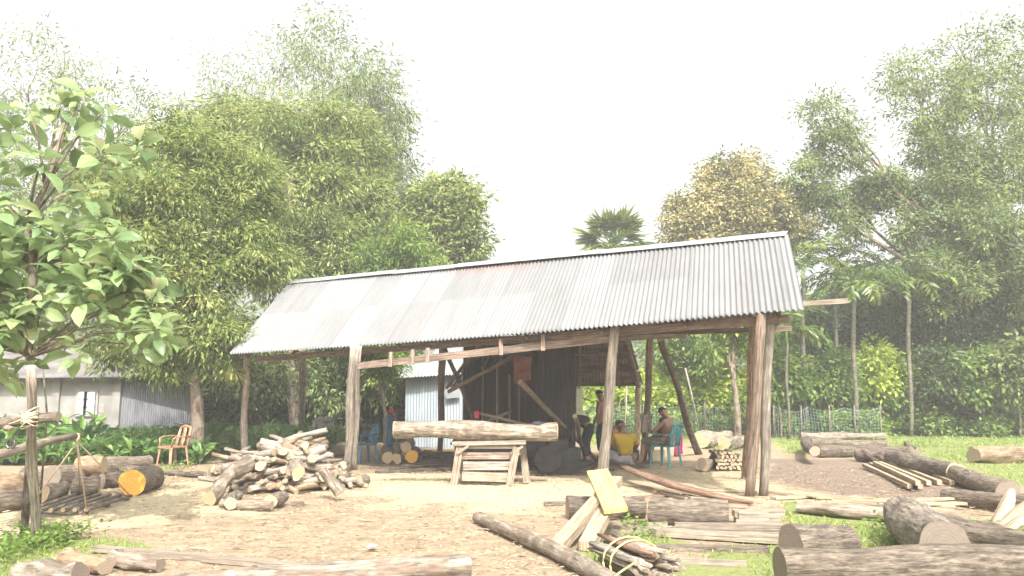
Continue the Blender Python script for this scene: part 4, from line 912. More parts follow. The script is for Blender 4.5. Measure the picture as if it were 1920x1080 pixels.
# ------------------------------------------------------------------ plastic chairs
def chair(p, yaw, mat, label, hole=False, name='plastic_chair', arms=True, sc=1.0):
    t = empty(name, p, label, 'chair'); m = M[mat]
    c, s = math.cos(yaw), math.sin(yaw)
    def T(x, y, z): return V(p)+V((x*c-y*s, x*s+y*c, z))*sc       # +y is where the sitter faces
    mb = MB(); mb.beam(T(0, -.20, .43), T(0, .22, .44), .43, .03); mb.beam(T(-.2, .22, .425), T(.2, .22, .425), .03, .05); mb.build('seat', m, t)
    mb = MB(); n = 6; W_ = .21
    cols = [(-1, -.55), (-.45, -.12), (.12, .45), (.55, 1)] if not hole else [(-1, -.72), (-.3, .3), (.72, 1)]
    for a, b_ in cols:
        k = mb.add([T(x*W_*(1-.12*q), -.20-.10*q, .43+.40*q+.05*(1-x*x)*(q == 1)) for q in (0, .25, .5, .75, 1) for x in (a, b_)])
        for i in range(4): mb.face((k+2*i, k+2*i+1, k+2*i+3, k+2*i+2), None, 0, True)
    pts = [T(x*W_*.9, -.305-.0*x, .83+.055*(1-x*x)) for x in np.linspace(-1, 1, 9)]; mb.tube(pts, .022, 6)
    for sx in (-1, 1): mb.tube([T(sx*W_, -.2, .43), T(sx*W_*.95, -.25, .63), T(sx*W_*.88, -.305, .84)], .018, 6)
    o = mb.build('backrest', m, t); md = o.modifiers.new('thick', 'SOLIDIFY'); md.thickness = .008
    for sx, sy in ((-1, -1), (1, -1), (-1, 1), (1, 1)):
        mb = MB(); mb.beam(T(sx*.235, -.24 if sy < 0 else .23, 0), T(sx*.195, -.19 if sy < 0 else .19, .43), .05, .035, taper=1.2); mb.build('leg', m, t)
    if arms:
        for sx in (-1, 1):
            mb = MB(); mb.tube([T(sx*.21, -.26, .66), T(sx*.255, -.1, .665), T(sx*.255, .12, .655), T(sx*.24, .19, .62), T(sx*.215, .2, .44)], .02, 6, squash=.8); mb.build('armrest', m, t)
    return t
chair(G(323, 874), math.pi-.55, 'brown_plastic', 'faded brown plastic armchair standing at the edge of the leafy plants', hole=True)
chair(G(682, 868), 2.2, 'blue_plastic', 'dark blue plastic armchair behind the paired middle posts')
CH = G(1248, 876); chair(CH, .85, 'teal', 'teal plastic armchair in which the bare-chested man sits', sc=1.08)
mb = MB(); q = G(1232, 866); mb.beam(q+V((-.18, 0, .16)), q+V((.16, .04, .17)), .26, .24, up=(0, 0, 1)); tag(mb.build('carton', M['cream_box']), 'cream carton standing under the teal chair', 'box')
cloth('pink_cloth', 1262, 1279, 818, 852, CH.y+.42, 'pink', 'bright pink cloth hanging from the back of the teal chair', 'cloth', 3)

# ------------------------------------------------------------------ scaffold post, poles and hanging scale at the left
def simple(name, build_fn, mats, label, cat, group=None):
    mb = MB(); build_fn(mb); return tag(mb.build(name, mats), label, cat, group)
sp0 = G(66, 1035, -.12); sp1 = W(55, 688, 7.75)
mb = MB(); K = 12; pts = [sp0.lerp(sp1, t)+V((.015*math.sin(t*9), .01, 0)) for t in np.linspace(0, 1, K)]
mb.tube(pts, [.052-.008*t for t in np.linspace(0, 1, K)], 12, rough=.14, m_end=1)
tag(mb.build('scaffold_post', [M['post'], M['end_pale']]), 'tall rough upright post under the big-leaved tree at the left', 'post')
mb = MB(); a, b_ = W(-60, 806, 7.9), W(110, 781, 7.9); mb.tube([a, a.lerp(b_, .5)+V((0, 0, .02)), b_], [.06, .055, .05], 12, rough=.14, m_end=1)
tag(mb.build('cross_pole', [M['bark'], M['end_dark']]), 'thick short crossbar lashed to the tall rough post', 'pole')
mb = MB(); a, b_ = W(-80, 872, 8.1), W(148, 816, 9.8); mb.tube([a, a.lerp(b_, .35), a.lerp(b_, .7)+V((0, 0, .02)), b_], [.06, .055, .045, .035], 12, rough=.08, m_end=1)
tag(mb.build('balance_pole', [M['bark_pale'], M['end_dark']]), 'long thin pole slanting up behind the tall rough post, carrying the scale ropes', 'pole')
mb = MB(); c = W(57, 783, 7.83)
for i in range(9):
    ph = random.uniform(0, 3); tl = random.uniform(-.8, .8)
    mb.tube([c+V((math.cos(a)*.068, -.01+math.sin(a)*.075, math.cos(a)*.09*tl+(i-4)*.012)) for a in np.linspace(0, 6.28, 13)], .006, 5)
for i in range(7): mb.tube([c+V((0, -.07, 0)), c+V((random.uniform(-.18, .16), -.09, random.uniform(-.12, .12)))], .005, 4)
tag(mb.build('lashing_rope', M['rope']), 'frayed rope lashing the crossbar to the tall post', 'rope')
# ring weight with a mark, hung from the crossbar
rw = empty('ring_weight', W(20, 832, 7.95), 'small pale ring-shaped weight with a dark mark, hung at the left edge', 'weight')
c = W(20, 832, 7.95); mb = MB(); mb.tube([c+V((math.cos(a)*.043, 0, math.sin(a)*.043)) for a in np.linspace(0, 2*math.pi, 21)], .014, 7, cap=False); mb.build('ring', M['metal_light'], rw)
mb = MB()
for dx in (-.014, .014): mb.beam(c+V((dx, -.004, -.02)), c+V((dx, -.004, .02)), .008, .008)
mb.beam(c+V((-.014, -.004, .006)), c+V((.014, -.004, -.006)), .008, .008); mb.build('mark', M['metal'], rw)
mb = MB(); mb.tube([c+V((0, 0, .05)), W(20, 800, 7.95)], .005, 5); mb.build('hanger', M['rope'], rw)
mb = MB(); mb.ellipsoid(W(15, 803, 7.85), (.05, .04, .03), 10, 6, rough=.3); tag(mb.build('rag_knot', M['bark_pale']), 'pale knotted rag under the crossbar at the left edge', 'rag')
# hanging pallet
pal = empty('hanging_pallet', G(145, 940), 'low slatted wooden weighing pallet slung on ropes from the balance pole', 'pallet')
q = [G(50, 958, .06), G(162, 955, .06), G(245, 930, .06), G(150, 924, .06)]
for i in range(6):
    t = i/5; a = q[0].lerp(q[1], t); b_ = q[3].lerp(q[2], t)
    mb = MB(); mb.tube([a, a.lerp(b_, .5), b_], [.032, .028, .03], 8, rough=.1, m_end=1); mb.build('slat', [M['bark_grey'], M['end_pale']], pal)
for t in (.05, .5, .95):
    a = q[0].lerp(q[3], t)-V((0, 0, .045)); b_ = q[1].lerp(q[2], t)-V((0, 0, .045)); mb = MB(); mb.tube([a, b_], .025, 8, rough=.1); mb.build('bearer', M['bark_grey'], pal)
ap = W(145, 828, 9.75); ap2 = W(147, 818, 9.75)
for k in range(4):
    mb = MB(); mb.tube([ap, ap.lerp(q[k], .5), q[k]], .009, 6); mb.build('rope', M['rope'], pal)
mb = MB(); mb.tube([ap2+V((0, 0, .04)), ap], .02, 7, rough=.3); mb.build('knot', M['rope'], pal)
# bamboo cane in front of the house
mb = MB(); a, b_ = W(88, 776, 12.0), W(80, 682, 12.0); mb.tube([V((a.x, a.y, 0)), a, b_], [.016, .015, .012], 7); tag(mb.build('cane', M['palm_trunk']), 'thin upright cane in front of the cream wall', 'cane')
mb = MB(); p = G(697, 1025, .012); mb.add([p+V((-.05, -.04, 0)), p+V((.03, -.06, .015)), p+V((.06, .04, .01)), p+V((-.03, .06, .02))]); mb.face((0, 1, 2, 3), [(0, 0), (1, 0), (1, 1), (0, 1)]); o = mb.build('paper_scrap', M['paper']); md = o.modifiers.new('t', 'SOLIDIFY'); md.thickness = .002
tag(o, 'small white scrap of paper lying on the open dirt', 'paper')

# ------------------------------------------------------------------ vegetation
def g0(px, D): p = W(px, 740, D); return V((p.x, p.y, 0))
# big-leaved tree at the left, leaves 25-35 cm long in rosettes
D = 9.2
bt = empty('broad_leaved_tree', g0(60, D), 'nearest tree, with very large drooping leaves, behind the tall rough post at the left', 'tree')
mb = MB(); tr = [g0(66, D)-V((0, 0, .1)), W(59, 800, D), W(54, 670, D), W(62, 500, D), W(50, 420, D), W(85, 350, D), W(105, 290, D), W(120, 230, D)]
mb.tube(tr, [.042, .038, .036, .045, .04, .03, .025, .014], 9, rough=.1); mb.build('trunk', M['trunk'], bt)
tips = [(190, 210), (250, 290), (190, 285), (30, 240), (110, 190), (0, 340), (90, 400), (180, 410), (120, 440), (40, 455), (130, 500), (230, 530), (250, 500), (190, 560), (60, 580), (100, 620), (20, 600), (150, 640), (230, 600), (290, 610), (240, 640), (280, 670), (60, 650), (-20, 520), (-40, 420), (-60, 640), (140, 370), (210, 450), (0, 480), (160, 350), (-30, 200), (80, 300), (270, 260), (140, 250), (10, 680), (90, 690), (180, 500), (30, 530), (90, 540), (130, 590),  (60, 200), (10, 270), (150, 180), (-50, 300), (-50, 560), (210, 680)]
while len(tips) < 112:
    x, y = random.uniform(-70, 320), random.uniform(370, 700)
    if (x < 330-(abs(y-600)*.45) if y > 370 else x < 120+.6*(y-90)*(y < 300)) and not (300 < y < 400 and 20 < x < 250) and not (y > 640 and x > 60): tips.append((x, y))
P, A, T = [], [], []
tips = [p for p in tips if not (p[1] > 655 and p[0] > 20)]
for i, (x, y) in enumerate(tips):
    q = W(x+random.uniform(-8, 8), y+random.uniform(-8, 8), D+random.uniform(-.7, .9))
    a = tr[min(7, max(2, int(7-(y-60)/110)))]
    if i % 2 == 0 and i < 60:
        mb = MB(); mid = a.lerp(q, .5)+V((0, 0, .12)); mb.tube([a, mid, q], [.02, .013, .007], 6, rough=.08); mb.build('branch', M['trunk'], bt)
    n = random.randint(9, 13); a0 = random.random()*6
    for k in range(n):
        an = a0+k*2.4; el = .55-1.25*(k/n)+random.uniform(-.15, .15)
        d = V((math.cos(an)*math.cos(el), math.sin(an)*math.cos(el), math.sin(el)))
        P.append(q-V((0, 0, .25*k/n*.7))+d*.03); A.append(d); T.append(min(1, max(0, random.gauss(.52, .2)+(.25 if k < 3 else 0))))
P = np.array([tuple(p) for p in P]); A = np.array([tuple(p) for p in A]); N = len(P)
LL = RNG.uniform(.17, .36, N)
v, fn, lp, tn = leafgeo(P, nrm(A), LL, LL*RNG.uniform(.44, .58, N), np.array(T), fold=.12, hero=True, curl=.28)
mesh_np('crown', v, fn, lp, M['lf_teak'], tn, bt, smooth=True)

WIL = dict(clumps=1900, per=40, cr=.17, L=.18, Wd=.042, droop=.42)
tree('willow_like_tree', 'nearest narrow-leaved tree left of the shed with a thick bare trunk', 'tree', g0(374, 19.2), W(352, 560, 19.2), .19,
     [B(300, 400, 95, 19), B(400, 430, 100, 20), B(250, 530, 85, 18.5), B(360, 560, 95, 19), B(330, 300, 85, 20), B(460, 350, 80, 21), B(215, 340, 70, 20), B(400, 650, 60, 19), B(300, 650, 60, 19), B(230, 430, 70, 19.5), B(470, 470, 60, 20), B(200, 655, 45, 19)], 'lf_willow', **WIL)
tree('willow_like_tree', 'tallest narrow-leaved tree rising behind the left half of the shed roof', 'tree', g0(565, 26.5), W(540, 330, 28), .27,
     [B(480, 270, 95, 29), B(590, 280, 100, 30), B(670, 290, 70, 31), B(630, 380, 105, 30), B(520, 400, 105, 28), B(400, 260, 80, 30), B(610, 480, 85, 29), B(520, 500, 70, 28), B(560, 310, 80, 29), B(620, 560, 60, 28), B(690, 400, 50, 30)], 'lf_willow', 2900, 34, .25, .25, .06, droop=.4, thin=(8, 14, .45))
tree('grey_tree', 'very tall faint tree rising farthest back above the left trees', 'tree', g0(560, 58), W(540, 250, 58), .4,
     [B(480, 150, 100, 58), B(590, 150, 95, 58), B(420, 220, 75, 58), B(660, 210, 75, 58), B(530, 120, 60, 58), B(690, 300, 60, 58)], 'lf_grey', 1500, 18, .5, .40, .10, thin=(14, 26, .14))
tree('grey_tree', 'tall greyish tree behind the willow-like tree, edging the open sky', 'tree', g0(715, 38), W(710, 400, 38), .25,
     [B(700, 160, 70, 38), B(735, 240, 55, 38), B(740, 330, 60, 38), B(755, 420, 55, 38), B(680, 320, 50, 38), B(650, 180, 60, 39), B(600, 90, 70, 40), B(720, 480, 50, 38)], 'lf_grey', 1500, 20, .32, .30, .08, thin=(9, 18, .22))
tree('yellow_green_tree', 'rounded yellow-topped tree at the right end of the left tree group', 'tree', g0(812, 34), W(820, 450, 34), .2,
     [B(820, 365, 45, 34), B(862, 395, 42, 34), B(795, 420, 42, 34), B(875, 470, 34, 34), B(815, 475, 42, 34), B(840, 430, 40, 34), B(770, 400, 30, 35)], 'lf_willow', 650, 20, .26, .28, .12, droop=.3)
tree('fresh_green_tree', 'bright green feathery tree just above the left-middle shed ridge', 'tree', g0(745, 27), W(745, 520, 27), .14,
     [B(765, 460, 42, 27), B(720, 490, 42, 27), B(740, 540, 50, 27), B(790, 490, 35, 27), B(700, 600, 60, 26), B(760, 620, 50, 26), B(740, 690, 40, 26)], 'lf_green', 900, 24, .18, .18, .055)
tree('tall_pale_tree', 'very tall thin-topped tree at the far left behind the big-leaved tree', 'tree', g0(120, 40), W(120, 300, 40), .3,
     [B(40, 150, 90, 40), B(160, 170, 80, 41), B(250, 220, 60, 40), B(110, 110, 60, 42), B(60, 330, 90, 38), B(180, 330, 70, 38), B(-40, 260, 80, 40), B(60, 520, 120, 36), B(200, 480, 80, 34)], 'lf_grey', 2200, 22, .34, .30, .08, thin=(8, 18, .15))
tree('slender_tree', 'thin orange-barked tree between the blue chair and the canister', 'tree', g0(727, 22.5), W(708, 690, 22.8), .075,
     [B(705, 660, 34, 22.8), B(735, 690, 22, 22.8)], 'lf_green', 120, 16, .14, .15, .05, bark='orange_trunk' if 'orange_trunk' in M else 'post')
tree('flowering_tree', 'rounded tree covered in cream blossom above the right half of the shed roof', 'tree', g0(1372, 42), W(1372, 430, 42), .28,
     [B(1370, 385, 60, 42), B(1300, 400, 38, 42), B(1435, 385, 45, 42), B(1335, 340, 30, 42), B(1428, 318, 15, 42), B(1270, 380, 18, 42), B(1455, 350, 22, 42), B(1468, 420, 42, 42), B(1285, 430, 38, 42), B(1400, 450, 70, 42), B(1488, 445, 20, 42), B(1385, 325, 35, 42), B(1320, 460, 60, 42)], 'lf_flower', 2000, 22, .34, .25, .11, droop=.25)
tree('spreading_tree', 'huge spreading tree on the right with a leaning trunk and a limb reaching left', 'tree', g0(1925, 33), W(1850, 470, 33.5), .42,
     [B(1550, 225, 48, 34), B(1520, 345, 42, 34), B(1585, 395, 46, 34), B(1640, 350, 42, 34), B(1570, 290, 42, 34), B(1600, 245, 26, 34), B(1755, 190, 85, 34), B(1745, 280, 45, 34), B(1850, 170, 100, 34), B(1880, 300, 90, 33), B(1800, 320, 70, 33), B(1745, 410, 75, 33), B(1850, 420, 85, 32), B(1910, 500, 80, 32), B(1770, 510, 70, 32), B(1700, 130, 50, 35), B(1820, 100, 70, 35), B(1990, 250, 110, 34), B(1680, 350, 40, 34), B(1950, 90, 90, 35)], 'lf_grey', 2600, 32, .25, .22, .08, droop=.2, sat=.6, thin=(8, 17, .22))
tree('shrubby_tree', 'dark broad tree in the shade under the huge spreading tree', 'tree', g0(1790, 33), W(1790, 620, 33), .16,
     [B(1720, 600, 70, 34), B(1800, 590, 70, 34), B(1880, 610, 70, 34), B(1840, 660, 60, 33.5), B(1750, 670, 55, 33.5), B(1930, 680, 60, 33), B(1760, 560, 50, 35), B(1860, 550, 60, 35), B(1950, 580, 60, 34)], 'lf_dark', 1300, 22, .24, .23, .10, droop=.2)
tree('shrubby_tree', 'mid-green tree between the right posts and the areca palms', 'tree', g0(1480, 41), W(1490, 620, 41), .12,
     [B(1520, 600, 45, 41), B(1560, 640, 50, 41), B(1480, 640, 40, 41), B(1600, 560, 40, 41), B(1640, 620, 60, 41), B(1585, 515, 24, 42)], 'lf_green', 800, 15, .32, .32, .11, droop=.2)
tree('shrubby_tree', 'leafy tree seen under the right part of the shed roof', 'tree', g0(1300, 34), W(1300, 660, 34), .12,
     [B(1270, 630, 45, 34), B(1330, 650, 45, 33), B(1390, 620, 42, 34), B(1240, 650, 30, 34), B(1380, 560, 60, 37), B(1300, 560, 60, 37), B(1440, 620, 34, 34)], 'lf_green', 600, 14, .26, .26, .11, droop=.2)
tree('bare_trunk_tree', 'tree with a pale straight trunk standing behind the bright vines', 'tree', g0(1378, 27), W(1377, 610, 27), .13,
     [B(1376, 590, 40, 27), B(1400, 640, 22, 27)], 'lf_green', 140, 14, .2, .2, .1)

# palms
def frond(mb_list, c, az, el, L, leaflets, ll, lw, droop=1.1, tone=.5):
    P, A, T = mb_list; K = leaflets; p = np.array(c, float)
    d = np.array([math.cos(az)*math.cos(el), math.sin(az)*math.cos(el), math.sin(el)]); st = L/K; pts = [tuple(p)]
    for k in range(K):
        t = k/K; d = d-np.array([0, 0, droop*st/L*(.4+t)]); d /= np.linalg.norm(d); p = p+d*st; pts.append(tuple(p))
        if t < .12: continue
        sd = np.cross(d, [0, 0, 1]); sd /= np.linalg.norm(sd)+1e-9
        for s_ in (-1, 1):
            a = sd*s_+d*.75+np.array([0, 0, .28-.7*random.random()]); P.append(p); A.append(a/np.linalg.norm(a)); T.append(tone+random.gauss(0, .12))
    return pts
def areca(label, px, ytop, D, h_px=90, r=.055, n=9, L=1.7, group='areca palms at the right edge of the yard'):
    b = g0(px, D); c = W(px, ytop, D); t = empty('areca_palm', b, label, 'palm', group)
    mb = MB(); K = 10; mb.tube([b.lerp(c, i/(K-1))+V((.04*math.sin(i*.8), 0, 0)) for i in range(K)], r, 9, rough=.03); mb.build('trunk', M['palm_trunk'], t)
    mb = MB(); mb.tube([c-V((0, 0, .05)), c+V((0, 0, .5))], [r*1.25, r*.5], 8); mb.build('crownshaft', M['lf_shaft'], t)
    for i in range(n):
        P, A, T = [], [], []; az = i*2.4+random.uniform(-.2, .2); el = random.uniform(.25, 1.25)
        tone = random.uniform(.25, .8)
        pts = frond((P, A, T), c+V((0, 0, .45)), az, el, L*random.uniform(.8, 1.1), 24, 0, 0, 2.1, tone)
        P, A = np.array(P), np.array(A); N = len(P); q = 1-np.abs(np.linspace(-.7, 1, N))*.6
        v, fn, lp, tn = leafgeo(P, A, .60*q*RNG.uniform(.85, 1.1, N), .085, np.clip(np.array(T), 0, 1), curl=.3)
        f = mesh_np('frond', v, fn, lp, M['lf_palm'], tn, t)
M['lf_shaft'] = plain('green_crownshaft', (.16, .26, .08), (.24, .34, .12), 4, .5)
areca('left areca palm with its crown just beside the roof corner', 1506, 530, 31, L=2.3, r=.08, n=14)
areca('middle areca palm, the one with the longest visible trunk', 1600, 560, 30, L=2.4, n=16, r=.085)
areca('right areca palm with a thin pale trunk against the dark trees', 1703, 555, 31, L=2.3, r=.08, n=14)
areca('tall areca palm crown rising behind the middle one', 1568, 515, 36, L=2.8, n=15, r=.08)
areca('short yellowish areca sapling beside the right posts', 1475, 640, 29, L=1.7, n=9, r=.05)
areca('small dark areca palm left of the huge spreading tree', 1665, 530, 35, L=2.6, n=13, r=.08)
pt = empty('fan_palm', g0(1150, 40), 'fan palm whose round crown shows above the middle of the shed roof', 'palm')
mb = MB(); c = W(1150, 462, 40); mb.tube([g0(1150, 40), g0(1150, 40).lerp(c, .5), c], [.28, .24, .22], 10); mb.build('trunk', M['palm_trunk'], pt)
for i in range(34):
    az = i*2.4; el = random.uniform(-.35, 1.35); d = V((math.cos(az)*math.cos(el), math.sin(az)*math.cos(el), math.sin(el))); h = c+d*random.uniform(.95, 1.3)
    P, A, T = [], [], []; sd = d.cross(V((0, 0, 1))).normalized(); tn0 = random.uniform(.3, .9); up = sd.cross(d)
    for k in range(26):
        a = (k/25-.5)*3.3; q = d*math.cos(a)+sd*math.sin(a)+up*random.uniform(-.12, .12)-V((0, 0, .12)); P.append(tuple(h)); A.append(tuple(q.normalized())); T.append(tn0+random.gauss(0, .08))
    N = len(P); T = [x+.2 for x in T]; v, fn, lp, tn = leafgeo(np.array(P), nrm(np.array(A)), RNG.uniform(1.05, 1.4, N), .15, np.clip(np.array(T), 0, 1), curl=.12)
    f = mesh_np('fan_leaf', v, fn, lp, M['lf_palm'], tn, pt)
    mb = MB(); mb.tube([c, h], .03, 5); mb.build('stalk', M['lf_shaft'], pt)

# low vegetation masses
def mass(name, label, blobs, mat, clumps, per, cr, L, Wd, droop=.15, cat='undergrowth', shell=.3):
    P, A, LL, WW, T = cloud(blobs, clumps, per, cr, L, Wd, droop, shell, .5)
    k = P[:, 2] > .02; P, A, LL, WW, T = P[k], A[k], LL[k], WW[k], T[k]
    v, fn, lp, tn = leafgeo(P, A, LL, WW, T); return tag(mesh_np(name, v, fn, lp, M[mat], tn), label, cat, kind='stuff')
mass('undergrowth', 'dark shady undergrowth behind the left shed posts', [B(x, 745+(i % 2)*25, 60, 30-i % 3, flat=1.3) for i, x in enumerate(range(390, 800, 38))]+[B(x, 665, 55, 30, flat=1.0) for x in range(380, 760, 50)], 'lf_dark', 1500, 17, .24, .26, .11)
mass('undergrowth', 'lower mixed leaves hanging behind the left shed posts', [B(x, 690+(i % 3)*18, 45, 27) for i, x in enumerate(range(400, 760, 45))], 'lf_grey', 500, 14, .24, .22, .08, droop=.4)
mass('undergrowth', 'bright yellow-green vines covering the bank beyond the shed', [B(x, 735+(i % 2)*18, 36, 34+(i % 3)*.6) for i, x in enumerate(range(1060, 1530, 22))]+[B(1490, 708, 32, 34), B(1440, 700, 28, 35), B(1340, 705, 32, 35), B(1300, 715, 28, 35), B(1250, 720, 28, 35)], 'lf_vine', 1700, 15, .24, .23, .16)
rr_ = random.Random(3)
mass('undergrowth', 'darker leafy bank beyond the grass on the right', [B(rr_.uniform(1490, 2080), rr_.uniform(700, 790), rr_.uniform(18, 55), rr_.uniform(32, 38)) for i in range(60)], 'lf_green', 4200, 15, .26, .23, .13)
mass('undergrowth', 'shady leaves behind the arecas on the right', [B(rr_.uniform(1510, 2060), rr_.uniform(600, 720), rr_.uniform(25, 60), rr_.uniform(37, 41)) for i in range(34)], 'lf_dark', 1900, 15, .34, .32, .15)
for i, (px, py, rp, D, mt, lb) in enumerate([(1560, 700, 30, 31, 'lf_green', 'round bright bush left of the middle areca trunk'), (1640, 690, 42, 32, 'lf_vine', 'yellow-green bush between the two tallest areca trunks'), (1750, 700, 40, 31.5, 'lf_dark', 'dark bush right of the brushwood tangle'), (1840, 705, 45, 31, 'lf_green', 'large leafy bush under the leaning trunk'), (1905, 690, 40, 30.5, 'lf_grey', 'grey-green bush at the right edge of the bank'), (1460, 690, 26, 30, 'lf_green', 'small bush just right of the right shed posts')]):
    tree('bush', lb, 'bush', g0(px, D), W(px, py, D), .05, [B(px, py, rp, D, flat=1.1), B(px-rp*.6, py+30, rp*.7, D), B(px+rp*.7, py+25, rp*.7, D), B(px+rp*.2, py-rp*.8, rp*.4, D)], mt, 170, 16, .20, .24, .13, droop=.25)
mass('distant_woodland', 'far hazy woodland closing the view behind the yard', [(x, 62+(i % 3)*5, 2.5+(i % 4)*.9, 5, 4, 5+(i % 3)*1.2) for i, x in enumerate(range(-60, 66, 5))], 'lf_grey', 2600, 12, .75, .75, .35, cat='woodland')
mass('vine_plants', 'low creeping plants at the foot of the right bank', [B(rr_.uniform(1440, 2050), rr_.uniform(785, 808), rr_.uniform(8, 24), rr_.uniform(30, 34)) for i in range(44)]+[B(x, 797, 14, 33) for x in range(1080, 1440, 22)], 'lf_green', 1500, 13, .16, .17, .11)

# broad blade-leaved plants (turmeric/ginger) along the left
def blades(name, label, rects, n, L, Wd, mat='lf_plant', h=.0):
    P, A, T = [], [], []
    for (x0, x1, y0, y1, w) in rects:
        k = int(n*w)
        for _ in range(k):
            x = random.uniform(x0, x1); y = random.uniform(y0, y1); g = G(x, y); m = random.randint(5, 8); tn0 = random.gauss(.5, .18)
            for j in range(m):
                an = random.random()*6.28; el = random.uniform(.5, 1.35)
                P.append((g.x+random.gauss(0, .03), g.y+random.gauss(0, .03), random.uniform(0, .28)+h)); A.append((math.cos(an)*math.cos(el), math.sin(an)*math.cos(el), math.sin(el))); T.append(tn0+random.gauss(0, .08))
    N = len(P); v, fn, lp, tn = leafgeo(np.array(P), nrm(np.array(A)), L*RNG.uniform(.7, 1.3, N), Wd*RNG.uniform(.7, 1.3, N), np.clip(np.array(T), 0, 1), hero=True, curl=.45)
    return tag(mesh_np(name, v, fn, lp, M[mat], tn, smooth=True), label, 'plants', kind='stuff')
blades('ginger_plants', 'dense waist-high blade-leaved plants in front of the house and left trees', [(-60, 600, 830, 858, 1.0), (-60, 380, 858, 872, .5), (150, 560, 815, 832, .6)], 800, .36, .09)
blades('banana_saplings', 'larger broad blades rising above the plants before the cream wall', [(-40, 180, 842, 868, .5), (340, 420, 850, 858, .12)], 80, .62, .17, h=.2)
blades('tall_weeds', 'tall grassy weeds behind the drum and leftmost posts', [(480, 640, 826, 846, 1)], 160, .40, .07, h=.1)

# net fence and stakes on the right, stakes behind the shed
def netmat():
    m, n, l, b = newmat('pale_fishing_net'); b.inputs['Base Color'].default_value = (.22, .30, .27, 1); b.inputs['Roughness'].default_value = .8; return m
M['net'] = netmat()
def net(label, pts, h, D, name='net_fence'):
    t = empty(name, g0(pts[0], D), label, 'fence'); mb = MB(); K = 46
    a, b_ = g0(pts[0], D), g0(pts[1], D); L = (b_-a).length; nc = int(L/.11); sagz = lambda u: h*(1-.16*abs(math.sin(u*math.pi*3)))+.03*math.sin(u*17)
    def Pn(u, q): c = a.lerp(b_, u); return V((c.x, c.y+.10*math.sin(u*21)+.06*math.sin(q*4+u*9), sagz(u)*q))
    for i in range(nc+1): mb.tube([Pn(i/nc, q) for q in (0, .33, .66, 1)], .0035, 3, cap=False, smooth=False)
    for q in np.linspace(.02, 1, 10): mb.tube([Pn(u, q) for u in np.linspace(0, 1, 40)], .0035 if q < 1 else .008, 3, cap=False, smooth=False)
    mb.build('netting', M['net'], t)
    for u in np.linspace(0, 1, 5):
        mb = MB(); c = Pn(u, 0); mb.tube([(c.x, c.y, -.05), (c.x+.03, c.y, h*1.05)], .028, 7, rough=.1); mb.build('stake', M['bark'], t)
net('sagging pale net fence in front of the areca trunks', (1448, 1650), 1.15, 29.5)
net('pale net fence behind the seated people, below the bright vines', (1080, 1400), 1.25, 32.5)
for i, (x0, y0, x1, y1, D, lb) in enumerate([(1285, 690, 1312, 800, 31.5, 'leaning pale stake in the bright vines beyond the leaning prop'), (1575, 720, 1560, 780, 31.5, 'slanting stick behind the net fence'), (1175, 700, 1170, 800, 31.8, 'thin stake behind the net, left of the rear post')]):
    mb = MB(); a, b_ = W(x0, y0, D), W(x1, y1, D); b_.z = -.02; mb.tube([a, a.lerp(b_, .5)+V((.03, 0, 0)), b_], .035, 7, rough=.15); tag(mb.build('stake', M['post']), lb, 'stake')
mb = MB()
for i in range(46):
    a = W(random.uniform(1695, 1735), random.uniform(726, 740), 31.8); b_ = W(1714+random.uniform(-24, 24), random.uniform(755, 775), 31.8+random.uniform(-.3, .3)); b_.z = max(0, b_.z)
    mb.tube([a, a.lerp(b_, .5)+V((random.uniform(-.1, .1), random.uniform(-.2, 0), random.uniform(-.05, .05))), b_], .010, 4, cap=False)
tag(mb.build('brushwood', M['bark']), 'tangle of dry brushwood hanging on the right bank', 'brushwood')

# ------------------------------------------------------------------ people
def skinmesh(name, chains, mat, parent=None, origin=(0, 0, 0), root=None, sub=2):
    """chains: lists of (point, radius); equal points are shared; each separate island gets a root"""
    bm = bmesh.new(); lay = bm.verts.layers.skin.verify(); key = {}
    def vv(p, r):
        k = tuple(round(x, 4) for x in p)
        if k not in key:
            v = bm.verts.new([p[i]-origin[i] for i in range(3)]); v[lay].radius = (r, r); key[k] = v
        return key[k]
    for ch in chains:
        vs_ = [vv(p, r) for p, r in ch]
        for a, b_ in zip(vs_, vs_[1:]):
            if a is not b_ and not bm.edges.get((a, b_)): bm.edges.new((a, b_))
    seen = set(); bm.verts.ensure_lookup_table()
    for v in bm.verts:
        if v in seen: continue
        v[lay].use_root = True; st = [v]
        while st:
            q = st.pop()
            if q in seen: continue
            seen.add(q); st += [e.other_vert(q) for e in q.link_edges]
    me = bpy.data.meshes.new(name); bm.to_mesh(me); bm.free(); me.materials.append(M[mat])
    o = bpy.data.objects.new(name, me); scene.collection.objects.link(o)
    md = o.modifiers.new('skin', 'SKIN'); md.use_smooth_shade = True; md.branch_smoothing = .3
    md = o.modifiers.new('sub', 'SUBSURF'); md.levels = sub; md.render_levels = sub
    if parent is not None: o.parent = parent
    return o
